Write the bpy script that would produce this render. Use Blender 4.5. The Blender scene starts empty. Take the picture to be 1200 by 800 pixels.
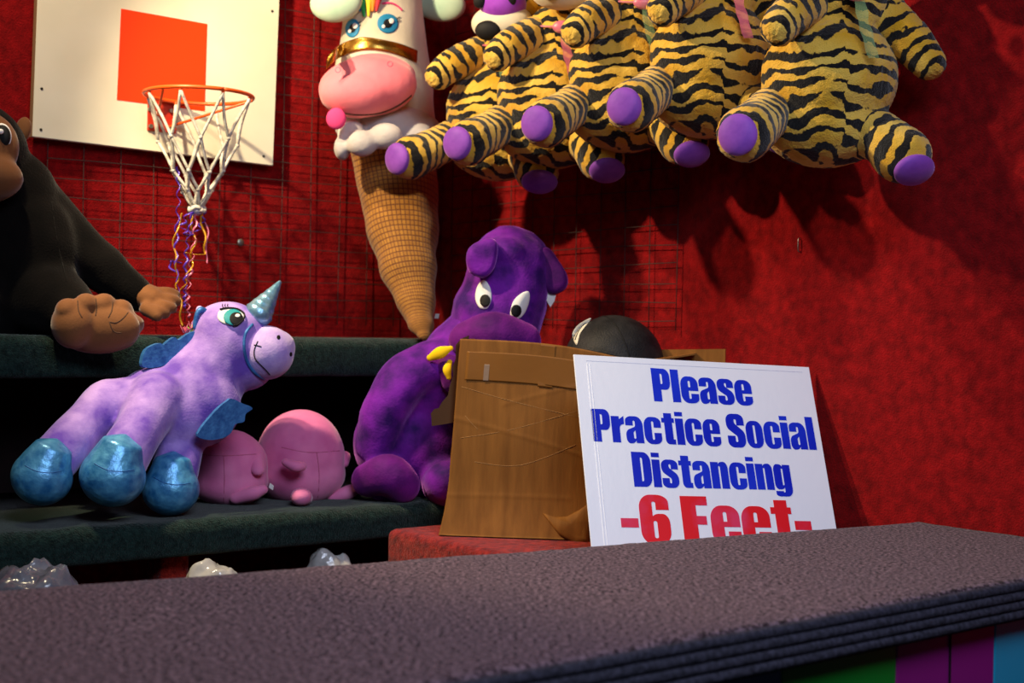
import bpy, bmesh, math, random
from mathutils import Vector as V, Matrix as M, Quaternion, noise
from mathutils.bvhtree import BVHTree

SC = bpy.context.scene
COL = SC.collection
random.seed(7)

# ------------------------------------------------------------------ camera
F_PX = 1667.0
PITCH, ROLL = math.radians(.41), math.radians(1.03)
fw = V((0, math.cos(PITCH), -math.sin(PITCH)))
r0, u0 = V((1, 0, 0)), V((0, math.sin(PITCH), math.cos(PITCH)))
RT = r0 * math.cos(ROLL) + u0 * math.sin(ROLL)
UP = -r0 * math.sin(ROLL) + u0 * math.cos(ROLL)
EYE = V((0, 0, 1.35))
cam_d = bpy.data.cameras.new('camera')
cam = bpy.data.objects.new('camera', cam_d)
COL.objects.link(cam)
cam.matrix_world = M(((RT.x, UP.x, -fw.x, EYE.x), (RT.y, UP.y, -fw.y, EYE.y), (RT.z, UP.z, -fw.z, EYE.z), (0, 0, 0, 1)))
cam_d.sensor_width = 36
cam_d.lens = F_PX / 1200 * 36
cam_d.clip_start = .05
cam_d.dof.use_dof = True
cam_d.dof.focus_distance = 3.15
cam_d.dof.aperture_fstop = 3.6
SC.camera = cam

# booth frame: corner, a = distance from the left wall, b = distance from the right wall
CO = V((-.237, 4.65, 0))
NL, NR = V((.622, -.783, 0)), V((-.783, -.622, 0))
def booth(a, b, z): return CO + NL * a + NR * b + V((0, 0, z))

# ------------------------------------------------------------------ world, lights, exposure
SC.view_settings.view_transform = 'Standard'
SC.view_settings.look = 'None'
SC.view_settings.gamma = 1
SC.view_settings.exposure = 0.0
w = bpy.data.worlds.new('world'); SC.world = w; w.use_nodes = True
w.node_tree.nodes['Background'].inputs[0].default_value = (.55, .6, .8, 1)
w.node_tree.nodes['Background'].inputs[1].default_value = .03
def lamp(name, kind, loc, power, col, size, aim=None, **kw):
    d = bpy.data.lights.new(name, kind); d.energy = power; d.color = col
    o = bpy.data.objects.new(name, d); COL.objects.link(o); o.location = loc
    if kind == 'AREA':
        d.shape = 'RECTANGLE'; d.size, d.size_y = size
    else: d.shadow_soft_size = size
    for k, v in kw.items(): setattr(d, k, v)
    if aim is not None: o.rotation_euler = (V(aim) - V(loc)).to_track_quat('-Z', 'Y').to_euler()
    return o
WARM = (1, .80, .50)
lamp('lamp_corner', 'SPOT', booth(.72, 1.75, 2.66), 150, WARM, .035, booth(1.1, .1, 1.6), spot_size=math.radians(108), spot_blend=.35)
lamp('lamp_backboard', 'POINT', booth(.8, 1.95, 3.35), 108, WARM, .05)
lamp('daylight_opening', 'AREA', (.7, .5, 3.0), 22, (.70, .79, 1), (1.6, 1.0), (.05, 2.9, .95), spread=math.radians(95))

# ------------------------------------------------------------------ helpers
def ray(x, y): return fw + RT * ((x - 600) / F_PX) - UP * ((y - 400) / F_PX)
def hit(x, y, q, n):
    d = ray(x, y); return EYE + d * (((q - EYE).dot(n)) / d.dot(n))
def ona(x, y, a): return hit(x, y, CO + NL * a, NL)
def onb(x, y, b): return hit(x, y, CO + NR * b, NR)
def onz(x, y, z): return hit(x, y, V((0, 0, z)), V((0, 0, 1)))
def ony(x, y, Y): return hit(x, y, V((0, Y, 0)), V((0, 1, 0)))
def sc(p): return (p - EYE).dot(fw) / F_PX          # metres per pixel there
def lin(r, g, b):
    f = lambda c: c / 12.92 if c <= .04045 else ((c + .055) / 1.055) ** 2.4
    return (f(r / 255), f(g / 255), f(b / 255), 1)

def node_mat(name):
    m = bpy.data.materials.new(name); m.use_nodes = True
    nt = m.node_tree
    return m, nt, nt.nodes['Principled BSDF']
def setp(p, **k):
    for a, v in k.items(): p.inputs[a.replace('_', ' ')].default_value = v
def add_bump(nt, p, scale, strength, dist=.004, detail=3, vec=None):
    n = nt.nodes.new('ShaderNodeTexNoise'); n.inputs['Scale'].default_value = scale; n.inputs['Detail'].default_value = detail
    if vec is None:
        tc = nt.nodes.new('ShaderNodeTexCoord'); vec = tc.outputs['Object']
    nt.links.new(vec, n.inputs['Vector'])
    b = nt.nodes.new('ShaderNodeBump'); b.inputs['Strength'].default_value = strength; b.inputs['Distance'].default_value = dist
    nt.links.new(n.outputs[0], b.inputs['Height']); nt.links.new(b.outputs[0], p.inputs['Normal'])
    return n
def mottled(name, c1, c2, scale=10, rough=.9, sheen=0, bump=.3, bscale=260, detail=4, lo=.35, hi=.65, spec=.2, stretch=None, dist=.004, metal=0, sheen_tint=None):
    m, nt, p = node_mat(name)
    tc = nt.nodes.new('ShaderNodeTexCoord'); vec = tc.outputs['Object']
    if stretch:
        mp = nt.nodes.new('ShaderNodeMapping'); mp.inputs['Scale'].default_value = stretch
        nt.links.new(vec, mp.inputs[0]); vec = mp.outputs[0]
    n = nt.nodes.new('ShaderNodeTexNoise'); n.inputs['Scale'].default_value = scale; n.inputs['Detail'].default_value = detail
    nt.links.new(vec, n.inputs['Vector'])
    r = nt.nodes.new('ShaderNodeValToRGB'); e = r.color_ramp.elements
    e[0].position, e[0].color = lo, c1; e[1].position, e[1].color = hi, c2
    nt.links.new(n.outputs[0], r.inputs[0]); nt.links.new(r.outputs[0], p.inputs['Base Color'])
    setp(p, Roughness=rough, Metallic=metal); p.inputs['Specular IOR Level'].default_value = spec
    if sheen:
        setp(p, Sheen_Weight=sheen, Sheen_Roughness=.4)
        if sheen_tint: p.inputs['Sheen Tint'].default_value = sheen_tint
    if bump: add_bump(nt, p, bscale, bump, dist, vec=vec)
    return m
def plain(name, c, rough=.5, metal=0, spec=.5, bump=0, bscale=100, coat=0, trans=0, alpha=1):
    m, nt, p = node_mat(name)
    setp(p, Base_Color=c, Roughness=rough, Metallic=metal, Coat_Weight=coat, Transmission_Weight=trans, Alpha=alpha)
    p.inputs['Specular IOR Level'].default_value = spec
    add_bump(nt, p, bscale, bump if bump else .03)
    return m

def wpos(o):
    p = V((0, 0, 0))
    while o: p += o.location; o = o.parent
    return p
def link(name, me, mat, parent=None):
    off = wpos(parent) if parent else V((0, 0, 0))
    if parent: me.transform(M.Translation(-off))
    if mat and not me.materials: me.materials.append(mat)
    o = bpy.data.objects.new(name, me); COL.objects.link(o); o.parent = parent
    return o
def obj(name, bm, mat, parent=None, smooth=True):
    bmesh.ops.recalc_face_normals(bm, faces=bm.faces)
    me = bpy.data.meshes.new(name); bm.to_mesh(me); bm.free()
    if smooth: me.polygons.foreach_set('use_smooth', [True] * len(me.polygons))
    return link(name, me, mat, parent)
def tag(o, label=None, cat=None, group=None, kind=None):
    if label: o['label'] = label
    if cat: o['category'] = cat
    if group: o['group'] = group
    if kind: o['kind'] = kind
    return o
def thing(name, loc, label, cat, group=None):
    o = bpy.data.objects.new(name, None); COL.objects.link(o); o.location = loc; o.empty_display_size = .1
    return tag(o, label, cat, group)
def bake(bm, mods, name='m'):
    me = bpy.data.meshes.new(name); bm.to_mesh(me); bm.free()
    o = bpy.data.objects.new(name, me); COL.objects.link(o)
    for t, kw in mods:
        md = o.modifiers.new(t, t)
        for k, v in kw.items(): setattr(md, k, v)
    dg = bpy.context.evaluated_depsgraph_get()
    out = bpy.data.meshes.new_from_object(o.evaluated_get(dg))
    bpy.data.objects.remove(o)
    out.polygons.foreach_set('use_smooth', [True] * len(out.polygons))
    return out
def fuse(bm, voxel=.008, it=6, fac=.5):
    return bake(bm, [('REMESH', dict(mode='VOXEL', voxel_size=voxel)), ('SMOOTH', dict(iterations=it, factor=fac))])
def wrinkle(me, amp, freq, seed=0):
    me.update()
    n = len(me.vertices); nr = [0.0] * (3 * n); cs = [0.0] * (3 * n); sd = V((seed, seed, 0))
    me.vertices.foreach_get('normal', nr); me.vertices.foreach_get('co', cs)
    for i in range(0, 3 * n, 3):
        h = amp * noise.noise(V(cs[i:i + 3]) * freq + sd)
        cs[i] += nr[i] * h; cs[i + 1] += nr[i + 1] * h; cs[i + 2] += nr[i + 2] * h
    me.vertices.foreach_set('co', cs)
    me.update()
def bvh(me): return BVHTree.FromPolygons([v.co.copy() for v in me.vertices], [tuple(p.vertices) for p in me.polygons])

def catmull(P, R, sub):
    P = [V(p) for p in P]; n = len(P); out = []; rad = []
    for i in range(n - 1):
        p0, p1, p2, p3 = P[max(i - 1, 0)], P[i], P[i + 1], P[min(i + 2, n - 1)]
        for k in range(sub):
            t = k / sub
            out.append(.5 * ((2 * p1) + (p2 - p0) * t + (2 * p0 - 5 * p1 + 4 * p2 - p3) * t * t + (3 * p1 - p0 - 3 * p2 + p3) * t ** 3))
            s = t * t * (3 - 2 * t); rad.append(R[i] * (1 - s) + R[i + 1] * s)
    out.append(P[-1]); rad.append(R[-1])
    return out, rad
def sweep(bm, P, R, seg=16, sub=5, cap=4, flat=1.0, ref=None, capscale=1.0, uvl=None):
    """round soft tube along points; flat squashes it along ref"""
    if not hasattr(R, '__len__'): R = [R] * len(P)
    pts, rad = catmull(P, R, sub) if sub > 1 else ([V(p) for p in P], list(R))
    T = [((pts[min(i + 1, len(pts) - 1)] - pts[max(i - 1, 0)]).normalized()) for i in range(len(pts))]
    if cap:
        a, b = [], []
        for k in range(cap, 0, -1):
            an = math.pi / 2 * k / cap * .97
            a.append((pts[0] - T[0] * rad[0] * math.sin(an) * capscale, rad[0] * math.cos(an), T[0]))
        for k in range(1, cap + 1):
            an = math.pi / 2 * k / cap * .97
            b.append((pts[-1] + T[-1] * rad[-1] * math.sin(an) * capscale, rad[-1] * math.cos(an), T[-1]))
        allp = a + list(zip(pts, rad, T)) + b
    else: allp = list(zip(pts, rad, T))
    x = V(ref) if ref else (V((0, 0, 1)) if abs(allp[0][2].z) < .9 else V((1, 0, 0)))
    rings = []
    L = 0; prev = None
    for p, r, t in allp:
        x = (x - t * x.dot(t))
        if x.length < 1e-5: x = t.orthogonal()
        x.normalize(); y = t.cross(x)
        rings.append([bm.verts.new(p + x * (r * flat * math.cos(2 * math.pi * k / seg)) + y * (r * math.sin(2 * math.pi * k / seg))) for k in range(seg)])
    for i in range(len(rings) - 1):
        A, B = rings[i], rings[i + 1]
        for k in range(seg):
            f = bm.faces.new((A[k], A[(k + 1) % seg], B[(k + 1) % seg], B[k]))
            if uvl:
                uv = [(k / seg * 13, i / 5), ((k + 1) / seg * 13, i / 5), ((k + 1) / seg * 13, (i + 1) / 5), (k / seg * 13, (i + 1) / 5)]
                for l, q in zip(f.loops, uv): l[uvl].uv = q
    for ring in (rings[0], rings[-1]):
        try: bm.faces.new(ring)
        except ValueError: pass
    return bm
def tube(*a, **k): return sweep(bmesh.new(), *a, **k)
def ell(bm, c, r, rot=None, seg=24, ring=16):
    if not hasattr(r, '__len__'): r = (r, r, r)
    m = M.Translation(c) @ (rot.to_matrix().to_4x4() if rot is not None else M()) @ M.Diagonal((*r, 1))
    bmesh.ops.create_uvsphere(bm, u_segments=seg, v_segments=ring, radius=1, matrix=m)
    return bm
def ellipse(*a, **k): return ell(bmesh.new(), *a, **k)
def frame_box(bm, o, ex, ey, ez, bevel=0, seg=2):
    """box from corner o with edge vectors"""
    vs = [bm.verts.new(o + ex * i + ey * j + ez * k) for i in (0, 1) for j in (0, 1) for k in (0, 1)]
    fs = [bm.faces.new([vs[i] for i in q]) for q in ((0, 1, 3, 2), (4, 6, 7, 5), (0, 4, 5, 1), (2, 3, 7, 6), (0, 2, 6, 4), (1, 5, 7, 3))]
    if bevel:
        es = list({e for f in fs for e in f.edges})
        bmesh.ops.bevel(bm, geom=es, offset=bevel, segments=seg, affect='EDGES', profile=.5)
    return bm
def box(*a, **k): return frame_box(bmesh.new(), *a, **k)
def along(a, bdir):          # quaternion turning +Z to a direction
    return V(bdir).to_track_quat('Z', 'Y')
def face_rot(nrm, upv=V((0, 0, 1))):   # Z -> nrm, Y -> up-ish
    z = nrm.normalized(); x = upv.cross(z).normalized(); y = z.cross(x)
    return M((x, y, z)).transposed().to_quaternion()
def plate(pts, thick, nrm):
    """flat outline given in space, thickened away from nrm"""
    bm = bmesh.new(); vs = [bm.verts.new(p) for p in pts]; f = bm.faces.new(vs)
    r = bmesh.ops.extrude_face_region(bm, geom=[f])
    for v in r['geom']:
        if isinstance(v, bmesh.types.BMVert): v.co -= nrm.normalized() * thick
    return bm
def spl(pts, sub=5, closed=True):
    """smooth closed 2d outline"""
    n = len(pts); out = []
    for i in range(n):
        p0, p1, p2, p3 = (V((*pts[(i + j) % n], 0)) for j in (-1, 0, 1, 2))
        for k in range(sub):
            t = k / sub
            q = .5 * ((2 * p1) + (p2 - p0) * t + (2 * p0 - 5 * p1 + 4 * p2 - p3) * t * t + (3 * p1 - p0 - 3 * p2 + p3) * t ** 3)
            out.append((q.x, q.y))
    return out
def oval(cx, cy, rx, ry, rot=0, n=28):
    c, s = math.cos(math.radians(rot)), math.sin(math.radians(rot)); o = []
    for k in range(n):
        a = 2 * math.pi * k / n; x, y = rx * math.cos(a), ry * math.sin(a)
        o.append((cx + x * c - y * s, cy + x * s + y * c))
    return o
def cast(tree, x, y):
    d = ray(x, y).normalized(); h = tree.ray_cast(EYE, d)
    return (h[0], h[1], h[3]) if h[0] is not None else (None, None, None)
def near(tree, x, y):
    """depth of the surface closest to a sight line that just misses it"""
    d = ray(x, y).normalized(); t = 3.5
    for _ in range(8): t = (tree.find_nearest(EYE + d * t)[0] - EYE).dot(d)
    return t
def patch(tree, outline, lift=.003, dome=.003, rings=7, center=None):
    """a sewn or printed patch that follows a plush surface"""
    cx = sum(p[0] for p in outline) / len(outline); cy = sum(p[1] for p in outline) / len(outline)
    if center: cx, cy = center
    bm = bmesh.new(); last = None
    h, n, _ = cast(tree, cx, cy)
    dist = (h - EYE).length if h is not None else near(tree, cx, cy)
    def put(x, y, up):
        nonlocal dist
        h, n, _ = cast(tree, x, y); d = ray(x, y).normalized()
        if h is None: h = EYE + d * dist
        else: dist = (h - EYE).length
        return bm.verts.new(h - d * up)
    c = put(cx, cy, lift + dome); prev = None; n = len(outline)
    for k in range(1, rings + 1):
        t = k / rings
        ring = [put(cx + (x - cx) * t, cy + (y - cy) * t, lift + dome * (1 - t * t)) for x, y in outline]
        for i in range(n):
            j = (i + 1) % n
            if prev is None: bm.faces.new((c, ring[i], ring[j]))
            else: bm.faces.new((prev[i], ring[i], ring[j], prev[j]))
        prev = ring
    ring = [bm.verts.new(v.co + (v.co - EYE).normalized() * (lift + .002)) for v in prev]
    for i in range(n):
        j = (i + 1) % n; bm.faces.new((prev[i], ring[i], ring[j], prev[j]))
    return bm
def stroke(tree, pts, r, lift=.001, sub=4):
    P = []
    fine, _ = catmull([(x, y, 0) for x, y in pts], [1] * len(pts), 4)
    dist = None
    for q in fine:
        h, n, _ = cast(tree, q.x, q.y); d = ray(q.x, q.y).normalized()
        if h is None:
            if dist is None: dist = near(tree, q.x, q.y)
            h = EYE + d * dist
        dist = (h - EYE).length
        P.append(h - d * lift)
    return tube(P, r, seg=6, sub=1, cap=1)

# ------------------------------------------------------------------ materials
m_wall = mottled('red_wall_carpet', lin(106, 8, 12), lin(152, 15, 19), 38, 1, .25, .6, 240, 7, .3, .72, .1, dist=.006, sheen_tint=(1, .35, .3, 1))
m_green = mottled('dark_green_carpet', lin(10, 24, 22), lin(32, 54, 50), 90, 1, .15, .9, 260, 5, .3, .75, .1, dist=.006)
m_redblock = mottled('rust_red_carpet', lin(95, 16, 12), lin(170, 45, 32), 60, 1, .15, .9, 240, 5, .3, .75, .1, dist=.006)
m_counter = mottled('purple_grey_counter_carpet', lin(32, 21, 29), lin(116, 94, 105), 150, 1, .1, .8, 260, 3, .40, .62, .1)
m_rib = mottled('dark_ribbed_edging', lin(22, 22, 34), lin(62, 60, 76), 120, .85, 0, .6, 200, 4, .35, .8, .3, stretch=(1, 1, 1))
m_floor = mottled('dark_floor', lin(20, 18, 18), lin(40, 36, 34), 4, .8)
m_dark = mottled('recess_shade_maroon', lin(9, 3, 4), lin(20, 6, 8), 20, .95, 0, .2, 60)  # near-black maroon puts the shade of the shelf recess into the colour
m_board = mottled('cream_painted_board', lin(226, 218, 190), lin(243, 237, 214), 3, .55, 0, .05, 20, 4, .3, .7, .35)
m_orange = plain('orange_paint', lin(246, 62, 6), .45, 0, .4)
m_rim = plain('orange_rim_enamel', lin(235, 88, 20), .4, .1, .5)
m_red_metal = plain('red_bracket_steel', lin(190, 48, 22), .5, .2)
m_steel = plain('dull_steel', lin(150, 148, 140), .4, .9)
m_screw = plain('dark_screw', lin(50, 46, 42), .5, .7)
m_edge = plain('bare_board_edge', lin(150, 116, 84), .8)
m_wire = plain('grey_wire', lin(64, 46, 42), .7, .3)
m_net = mottled('grey_white_net_cord', lin(170, 164, 150), lin(224, 218, 204), 60, .9, 0, .4, 300)
m_black = plain('black_felt', lin(10, 9, 11), .7, 0, .3)
m_white = plain('white_felt', lin(236, 234, 228), .8, 0, .3)
m_teal = plain('teal_embroidery', lin(20, 146, 152), .6, 0, .4)
m_blueeye = plain('blue_embroidery', lin(24, 124, 170), .6, 0, .4)
m_lav = mottled('lavender_velvet', lin(108, 74, 178), lin(184, 150, 222), 13, .8, .5, .25, 180, 5, .36, .66, .2, sheen_tint=(.9, .8, 1, 1))
m_lav2 = mottled('pale_lavender_velvet', lin(168, 140, 212), lin(214, 190, 236), 14, .8, .5, .25, 180, 5, .36, .66, .2)
m_blueglit = mottled('metallic_blue_fabric', lin(34, 112, 172), lin(100, 180, 222), 45, .36, 0, .4, 70, 5, .3, .75, .7, metal=.3)
m_horn = mottled('metallic_pale_blue_fabric', lin(92, 150, 188), lin(160, 200, 220), 60, .32, 0, .4, 70, 5, .3, .75, .6, metal=.6)
m_wing = mottled('blue_sparkle_felt', lin(28, 84, 150), lin(64, 128, 190), 60, .5, 0, .3, 160, 4, .3, .7, .5, metal=.25)
m_pink = mottled('soft_pink_velour', lin(206, 98, 152), lin(228, 130, 176), 9, .85, .4, .12, 240, 3, .35, .65, .2, sheen_tint=(1, .8, .9, 1))
m_pinkseam = plain('deeper_pink_seam', lin(176, 76, 112), .9)
m_purple = mottled('crushed_purple_plush', lin(46, 5, 92), lin(122, 26, 164), 14, .75, .7, .35, 160, 5, .36, .66, .2, sheen_tint=(.75, .25, 1, 1))
m_purple2 = mottled('plum_plush', lin(66, 8, 88), lin(110, 18, 126), 12, .75, .5, .3, 160, 5, .36, .66, .2, sheen_tint=(.8, .2, .9, 1))
m_yellow = plain('yellow_felt', lin(250, 206, 20), .8, 0, .2)
m_fur = mottled('black_brown_short_plush', lin(5, 4, 4), lin(12, 9, 8), 16, .95, .08, .5, 200, 4, .35, .7, .1)
m_tan = mottled('brown_smooth_plush', lin(92, 56, 30), lin(126, 80, 44), 7, .8, .3, .15, 200, 3, .3, .7, .2)
m_tandark = plain('dark_brown_crease', lin(70, 44, 24), .9)
m_cream = mottled('cream_minky', lin(200, 190, 166), lin(220, 210, 188), 6, .8, .3, .12, 120)
m_whip = mottled('white_minky', lin(182, 174, 172), lin(208, 202, 200), 8, .8, .4, .2, 140)
m_snout = mottled('bubblegum_pink_minky', lin(238, 108, 124), lin(250, 138, 148), 5, .75, .35, .12, 160)
m_tongue = plain('hot_pink_felt', lin(232, 70, 130), .8, 0, .2)
m_mint = mottled('mint_satin', lin(164, 200, 176), lin(196, 222, 196), 8, .55, .2, .1, 60)
m_gold = mottled('gold_lame', lin(176, 128, 40), lin(226, 182, 86), 12, .26, 0, .25, 24, 4, .3, .7, .6, metal=.95)
m_padp = mottled('violet_satin_pad', lin(104, 42, 150), lin(142, 74, 182), 12, .65, .5, .12, 120, 4, .35, .65, .3, sheen_tint=(.8, .5, 1, 1))
m_tface = mottled('violet_face_velour', lin(120, 40, 160), lin(150, 66, 188), 14, .8, .4, .15, 160)
m_card = mottled('brown_corrugated_card', lin(116, 72, 24), lin(142, 92, 36), 9, .75, 0, .18, 30, 5, .3, .7, .25, stretch=(5, 5, .6))
m_crease = plain('pale_worn_crease', lin(156, 112, 62), .8)
m_carddark = plain('inner_card', lin(96, 62, 28), .85)
m_tape = plain('clear_brown_packing_tape', lin(128, 82, 30), .5, 0, .25, .1, 40)
m_tapepale = plain('pale_worn_tape', lin(140, 116, 96), .4, 0, .5, .15, 60)
m_ball = mottled('black_ball_rubber', lin(26, 26, 28), lin(44, 43, 44), 20, .55, 0, .5, 260, 2)
m_ballw = plain('white_ball_print', lin(222, 214, 196), .55)
m_sign = mottled('white_corrugated_plastic', lin(222, 226, 240), lin(232, 235, 245), 2, .38, 0, .1, 60, 2, .3, .7, .4, stretch=(1, 1, .05))
m_signline = plain('glossy_white_emboss', lin(250, 250, 252), .25)
m_signedge = plain('pale_lilac_border', lin(205, 208, 226), .4)
m_bluetxt = mottled('blue_ink_glare', lin(4, 26, 182), lin(16, 48, 204), 5, .4, 0, 0)  # slight lighter blue mottling stands in for glare on the lettering
m_redtxt = mottled('red_ink_glare', lin(216, 22, 34), lin(212, 54, 92), 9, .4, 0, 0, lo=.42, hi=.58)  # pink mottling in the red stands in for glare on the lettering
m_bag = mottled('milky_clear_polythene', lin(190, 186, 182), lin(224, 220, 216), 12, .18, 0, .6, 14, 4, spec=.6, dist=.02)
m_bagdark = mottled('grey_smoky_polythene', lin(70, 72, 84), lin(110, 112, 124), 12, .2, 0, .6, 14, 4, spec=.6, dist=.02)
m_bag.node_tree.nodes['Principled BSDF'].inputs['Transmission Weight'].default_value = .4
m_rib_purple = plain('purple_curling_ribbon', lin(96, 62, 190), .25, 0, .6)
m_rib_gold = plain('gold_curling_ribbon', lin(220, 160, 40), .25, .3, .6)
m_rib_pink = plain('pink_curling_ribbon', lin(230, 120, 150), .25, 0, .6)
m_rib_white = plain('silver_curling_ribbon', lin(190, 190, 205), .25, .2, .6)
m_lime = plain('lime_tuft', lin(150, 230, 70), .8); m_coral = plain('coral_tuft', lin(240, 120, 140), .8)
m_org = plain('sheer_green_ribbon', lin(150, 190, 140), .35, 0, .6, alpha=.35)
m_orp = plain('sheer_pink_ribbon', lin(225, 120, 150), .35, 0, .6, alpha=.6)

def tiger_material():
    m, nt, p = node_mat('striped_tiger_plush')
    N, L = nt.nodes.new, nt.links.new
    tc = N('ShaderNodeTexCoord')
    at = N('ShaderNodeAttribute'); at.attribute_name = 'stripe'
    def noi(scale, detail):
        n = N('ShaderNodeTexNoise'); n.inputs['Scale'].default_value = scale; n.inputs['Detail'].default_value = detail
        L(tc.outputs['Object'], n.inputs['Vector']); return n.outputs[0]
    def mth(op, a, b):
        n = N('ShaderNodeMath'); n.operation = op
        for i, v in enumerate((a, b)):
            if hasattr(v, 'links'): L(v, n.inputs[i])
            else: n.inputs[i].default_value = v
        return n.outputs[0]
    ph = mth('ADD', mth('MULTIPLY', at.outputs['Fac'], 2 * math.pi * 28), mth('MULTIPLY', mth('SUBTRACT', noi(9, 3), .5), 17))
    s = mth('SINE', ph, 0)
    w_ = mth('MULTIPLY', mth('SUBTRACT', noi(16, 2), .5), 4.4)
    v = mth('ADD', mth('ADD', s, w_), mth('MULTIPLY', mth('SUBTRACT', noi(190, 3), .5), .9))
    r = N('ShaderNodeValToRGB'); e = r.color_ramp.elements
    e[0].position, e[0].color = .0, (0, 0, 0, 1); e[1].position, e[1].color = 1, (1, 1, 1, 1)
    mr = N('ShaderNodeMapRange'); mr.inputs['From Min'].default_value = .1; mr.inputs['From Max'].default_value = .32
    L(v, mr.inputs['Value'])
    base = N('ShaderNodeValToRGB'); q = base.color_ramp.elements
    q[0].position, q[0].color = .35, lin(206, 152, 22); q[1].position, q[1].color = .7, lin(226, 188, 84)
    L(noi(10, 4), base.inputs[0])
    mx = N('ShaderNodeMix'); mx.data_type = 'RGBA'
    L(mr.outputs[0], mx.inputs[0]); L(base.outputs[0], mx.inputs[6]); mx.inputs[7].default_value = lin(14, 12, 12)
    L(mx.outputs[2], p.inputs['Base Color'])
    setp(p, Roughness=.9, Sheen_Weight=.25, Sheen_Roughness=.5); p.inputs['Specular IOR Level'].default_value = .15
    add_bump(nt, p, 330, .8, .004, 4)
    return m
m_tiger = tiger_material()
def waffle_material():
    m, nt, p = node_mat('waffle_print_plush')
    N, L = nt.nodes.new, nt.links.new
    uv = N('ShaderNodeUVMap'); uv.uv_map = 'uv'
    br = N('ShaderNodeTexBrick'); br.offset = 0; br.squash = 1
    br.inputs['Color1'].default_value = lin(176, 120, 38); br.inputs['Color2'].default_value = lin(158, 104, 32); br.inputs['Mortar'].default_value = lin(104, 54, 16)
    br.inputs['Scale'].default_value = 1; br.inputs['Mortar Size'].default_value = .035; br.inputs['Mortar Smooth'].default_value = .6
    br.inputs['Brick Width'].default_value = .25; br.inputs['Row Height'].default_value = .25
    L(uv.outputs[0], br.inputs['Vector']); L(br.outputs['Color'], p.inputs['Base Color'])
    b = N('ShaderNodeBump'); b.inputs['Strength'].default_value = .5; b.inputs['Distance'].default_value = .006; b.invert = True
    L(br.outputs['Fac'], b.inputs['Height']); L(b.outputs[0], p.inputs['Normal'])
    setp(p, Roughness=.8, Sheen_Weight=.2)
    return m
m_waffle = waffle_material()

# ------------------------------------------------------------------ structure
def wall(name, o, e, h, nrm):
    b = box(o, e, nrm * -.1, V((0, 0, h)))
    return tag(obj(name, b, m_wall, None, False), kind='structure')
wall('wall_left', booth(0, -.1, 0), NR * 3.4, 3.6, NL)
wall('wall_right', booth(-.1, 0, 0), NL * 3.0, 3.6, NR)
tag(obj('floor', box(V((-5, -1.5, -.1)), V((9, 0, 0)), V((0, 8, 0)), V((0, 0, .1))), m_floor, None, False), kind='structure')

# ------------------------------------------------------------------ wire mesh on both walls
def wire_panel(label, P, us, zs, nrm):
    """P(u, z) gives a point in front of the wall"""
    t = thing('wire_mesh_panel', P(us[0], zs[0]), label, 'wire mesh', 'wire mesh panels')
    for i, u in enumerate(us):
        ph = random.uniform(0, 6)
        pts = [P(u + .0025 * math.sin(ph + z * 4), z) for z in [zs[0] - .025 + (zs[-1] - zs[0] + .03) * k / 8 for k in range(9)]]
        obj('wire', tube(pts, .0013, seg=5, sub=1, cap=0), m_wire, t)
    for z in zs:
        ph = random.uniform(0, 6)
        pts = [P(us[0] + (us[-1] - us[0]) * k / 10, z + .003 * math.sin(ph + k * .7)) + nrm * .0026 for k in range(11)]
        obj('wire', tube(pts, .0013, seg=5, sub=1, cap=0), m_wire, t)
def ub(p): return (p - CO).dot(NR)
def ua(p): return (p - CO).dot(NL)
zs = [1.385 + .0508 * k for k in range(22)]
b_first = ub(ona(56, 210, .02))
wire_panel('thin wire mesh tacked over red carpet behind the basketball hoop', lambda u, z: booth(.018, u, z), [b_first - .1016 * k for k in range(int(b_first / .1016) + 1)], zs, NL)
a_last = ua(onb(792, 320, .02))
wire_panel('thin wire mesh tacked over red carpet behind the purple plush animal', lambda u, z: booth(u, .018, z), [a_last - .1016 * k for k in range(int(a_last / .1016) + 1)], zs, NR)
p = ona(282, 284, .021)
tag(obj('washer', ellipse(p, (.011, .011, .004), face_rot(NL)), m_steel), 'round grey washer screwed to red carpet right of the net', 'washer')
p = onb(938, 287, .0)
tag(obj('staple', tube([p + V((0, 0, .016)) + NR * .001, p + V((0, 0, .014)) + NR * .008, p + V((0, 0, -.014)) + NR * .008, p + V((0, 0, -.016)) + NR * .001], .0014, seg=6, sub=3, cap=1), m_steel), 'small bent metal hook on bare red carpet above the sign', 'hook')

# ------------------------------------------------------------------ shelves
def carpet_board(a0, a1, b0, b1, z0, z1, r):
    """rounded front lip, many sections so the pile edge is uneven"""
    prof = [(a0, z1)]
    for k in range(9):
        t = math.pi / 2 * k / 8; prof.append((a1 - r + r * math.sin(t), z1 - r + r * math.cos(t)))
    for k in range(1, 7):
        t = math.pi / 2 * k / 6; q = r * .6; prof.append((a1 - q + q * math.cos(t), z0 + q - q * math.sin(t)))
    prof.append((a0, z0))
    bm = bmesh.new(); n = 160; prev = None; rings = []
    for i in range(n + 1):
        b = b0 + (b1 - b0) * i / n; ring = []
        for j, (a, z) in enumerate(prof):
            d = 0 if j in (0, len(prof) - 1) else .004 * noise.noise(V((b * 16, a * 20, z * 20))) + .0015 * noise.noise(V((b * 90, a * 80, z * 80)))
            ring.append(bm.verts.new(booth(a + d, b, z + d * .6)))
        rings.append(ring)
    for i in range(n):
        for j in range(len(prof)):
            k = (j + 1) % len(prof); bm.faces.new((rings[i][j], rings[i][k], rings[i + 1][k], rings[i + 1][j]))
    bm.faces.new(rings[0]); bm.faces.new(rings[-1][::-1])
    return bm
UZ, LZ = 1.322, .90
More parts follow.
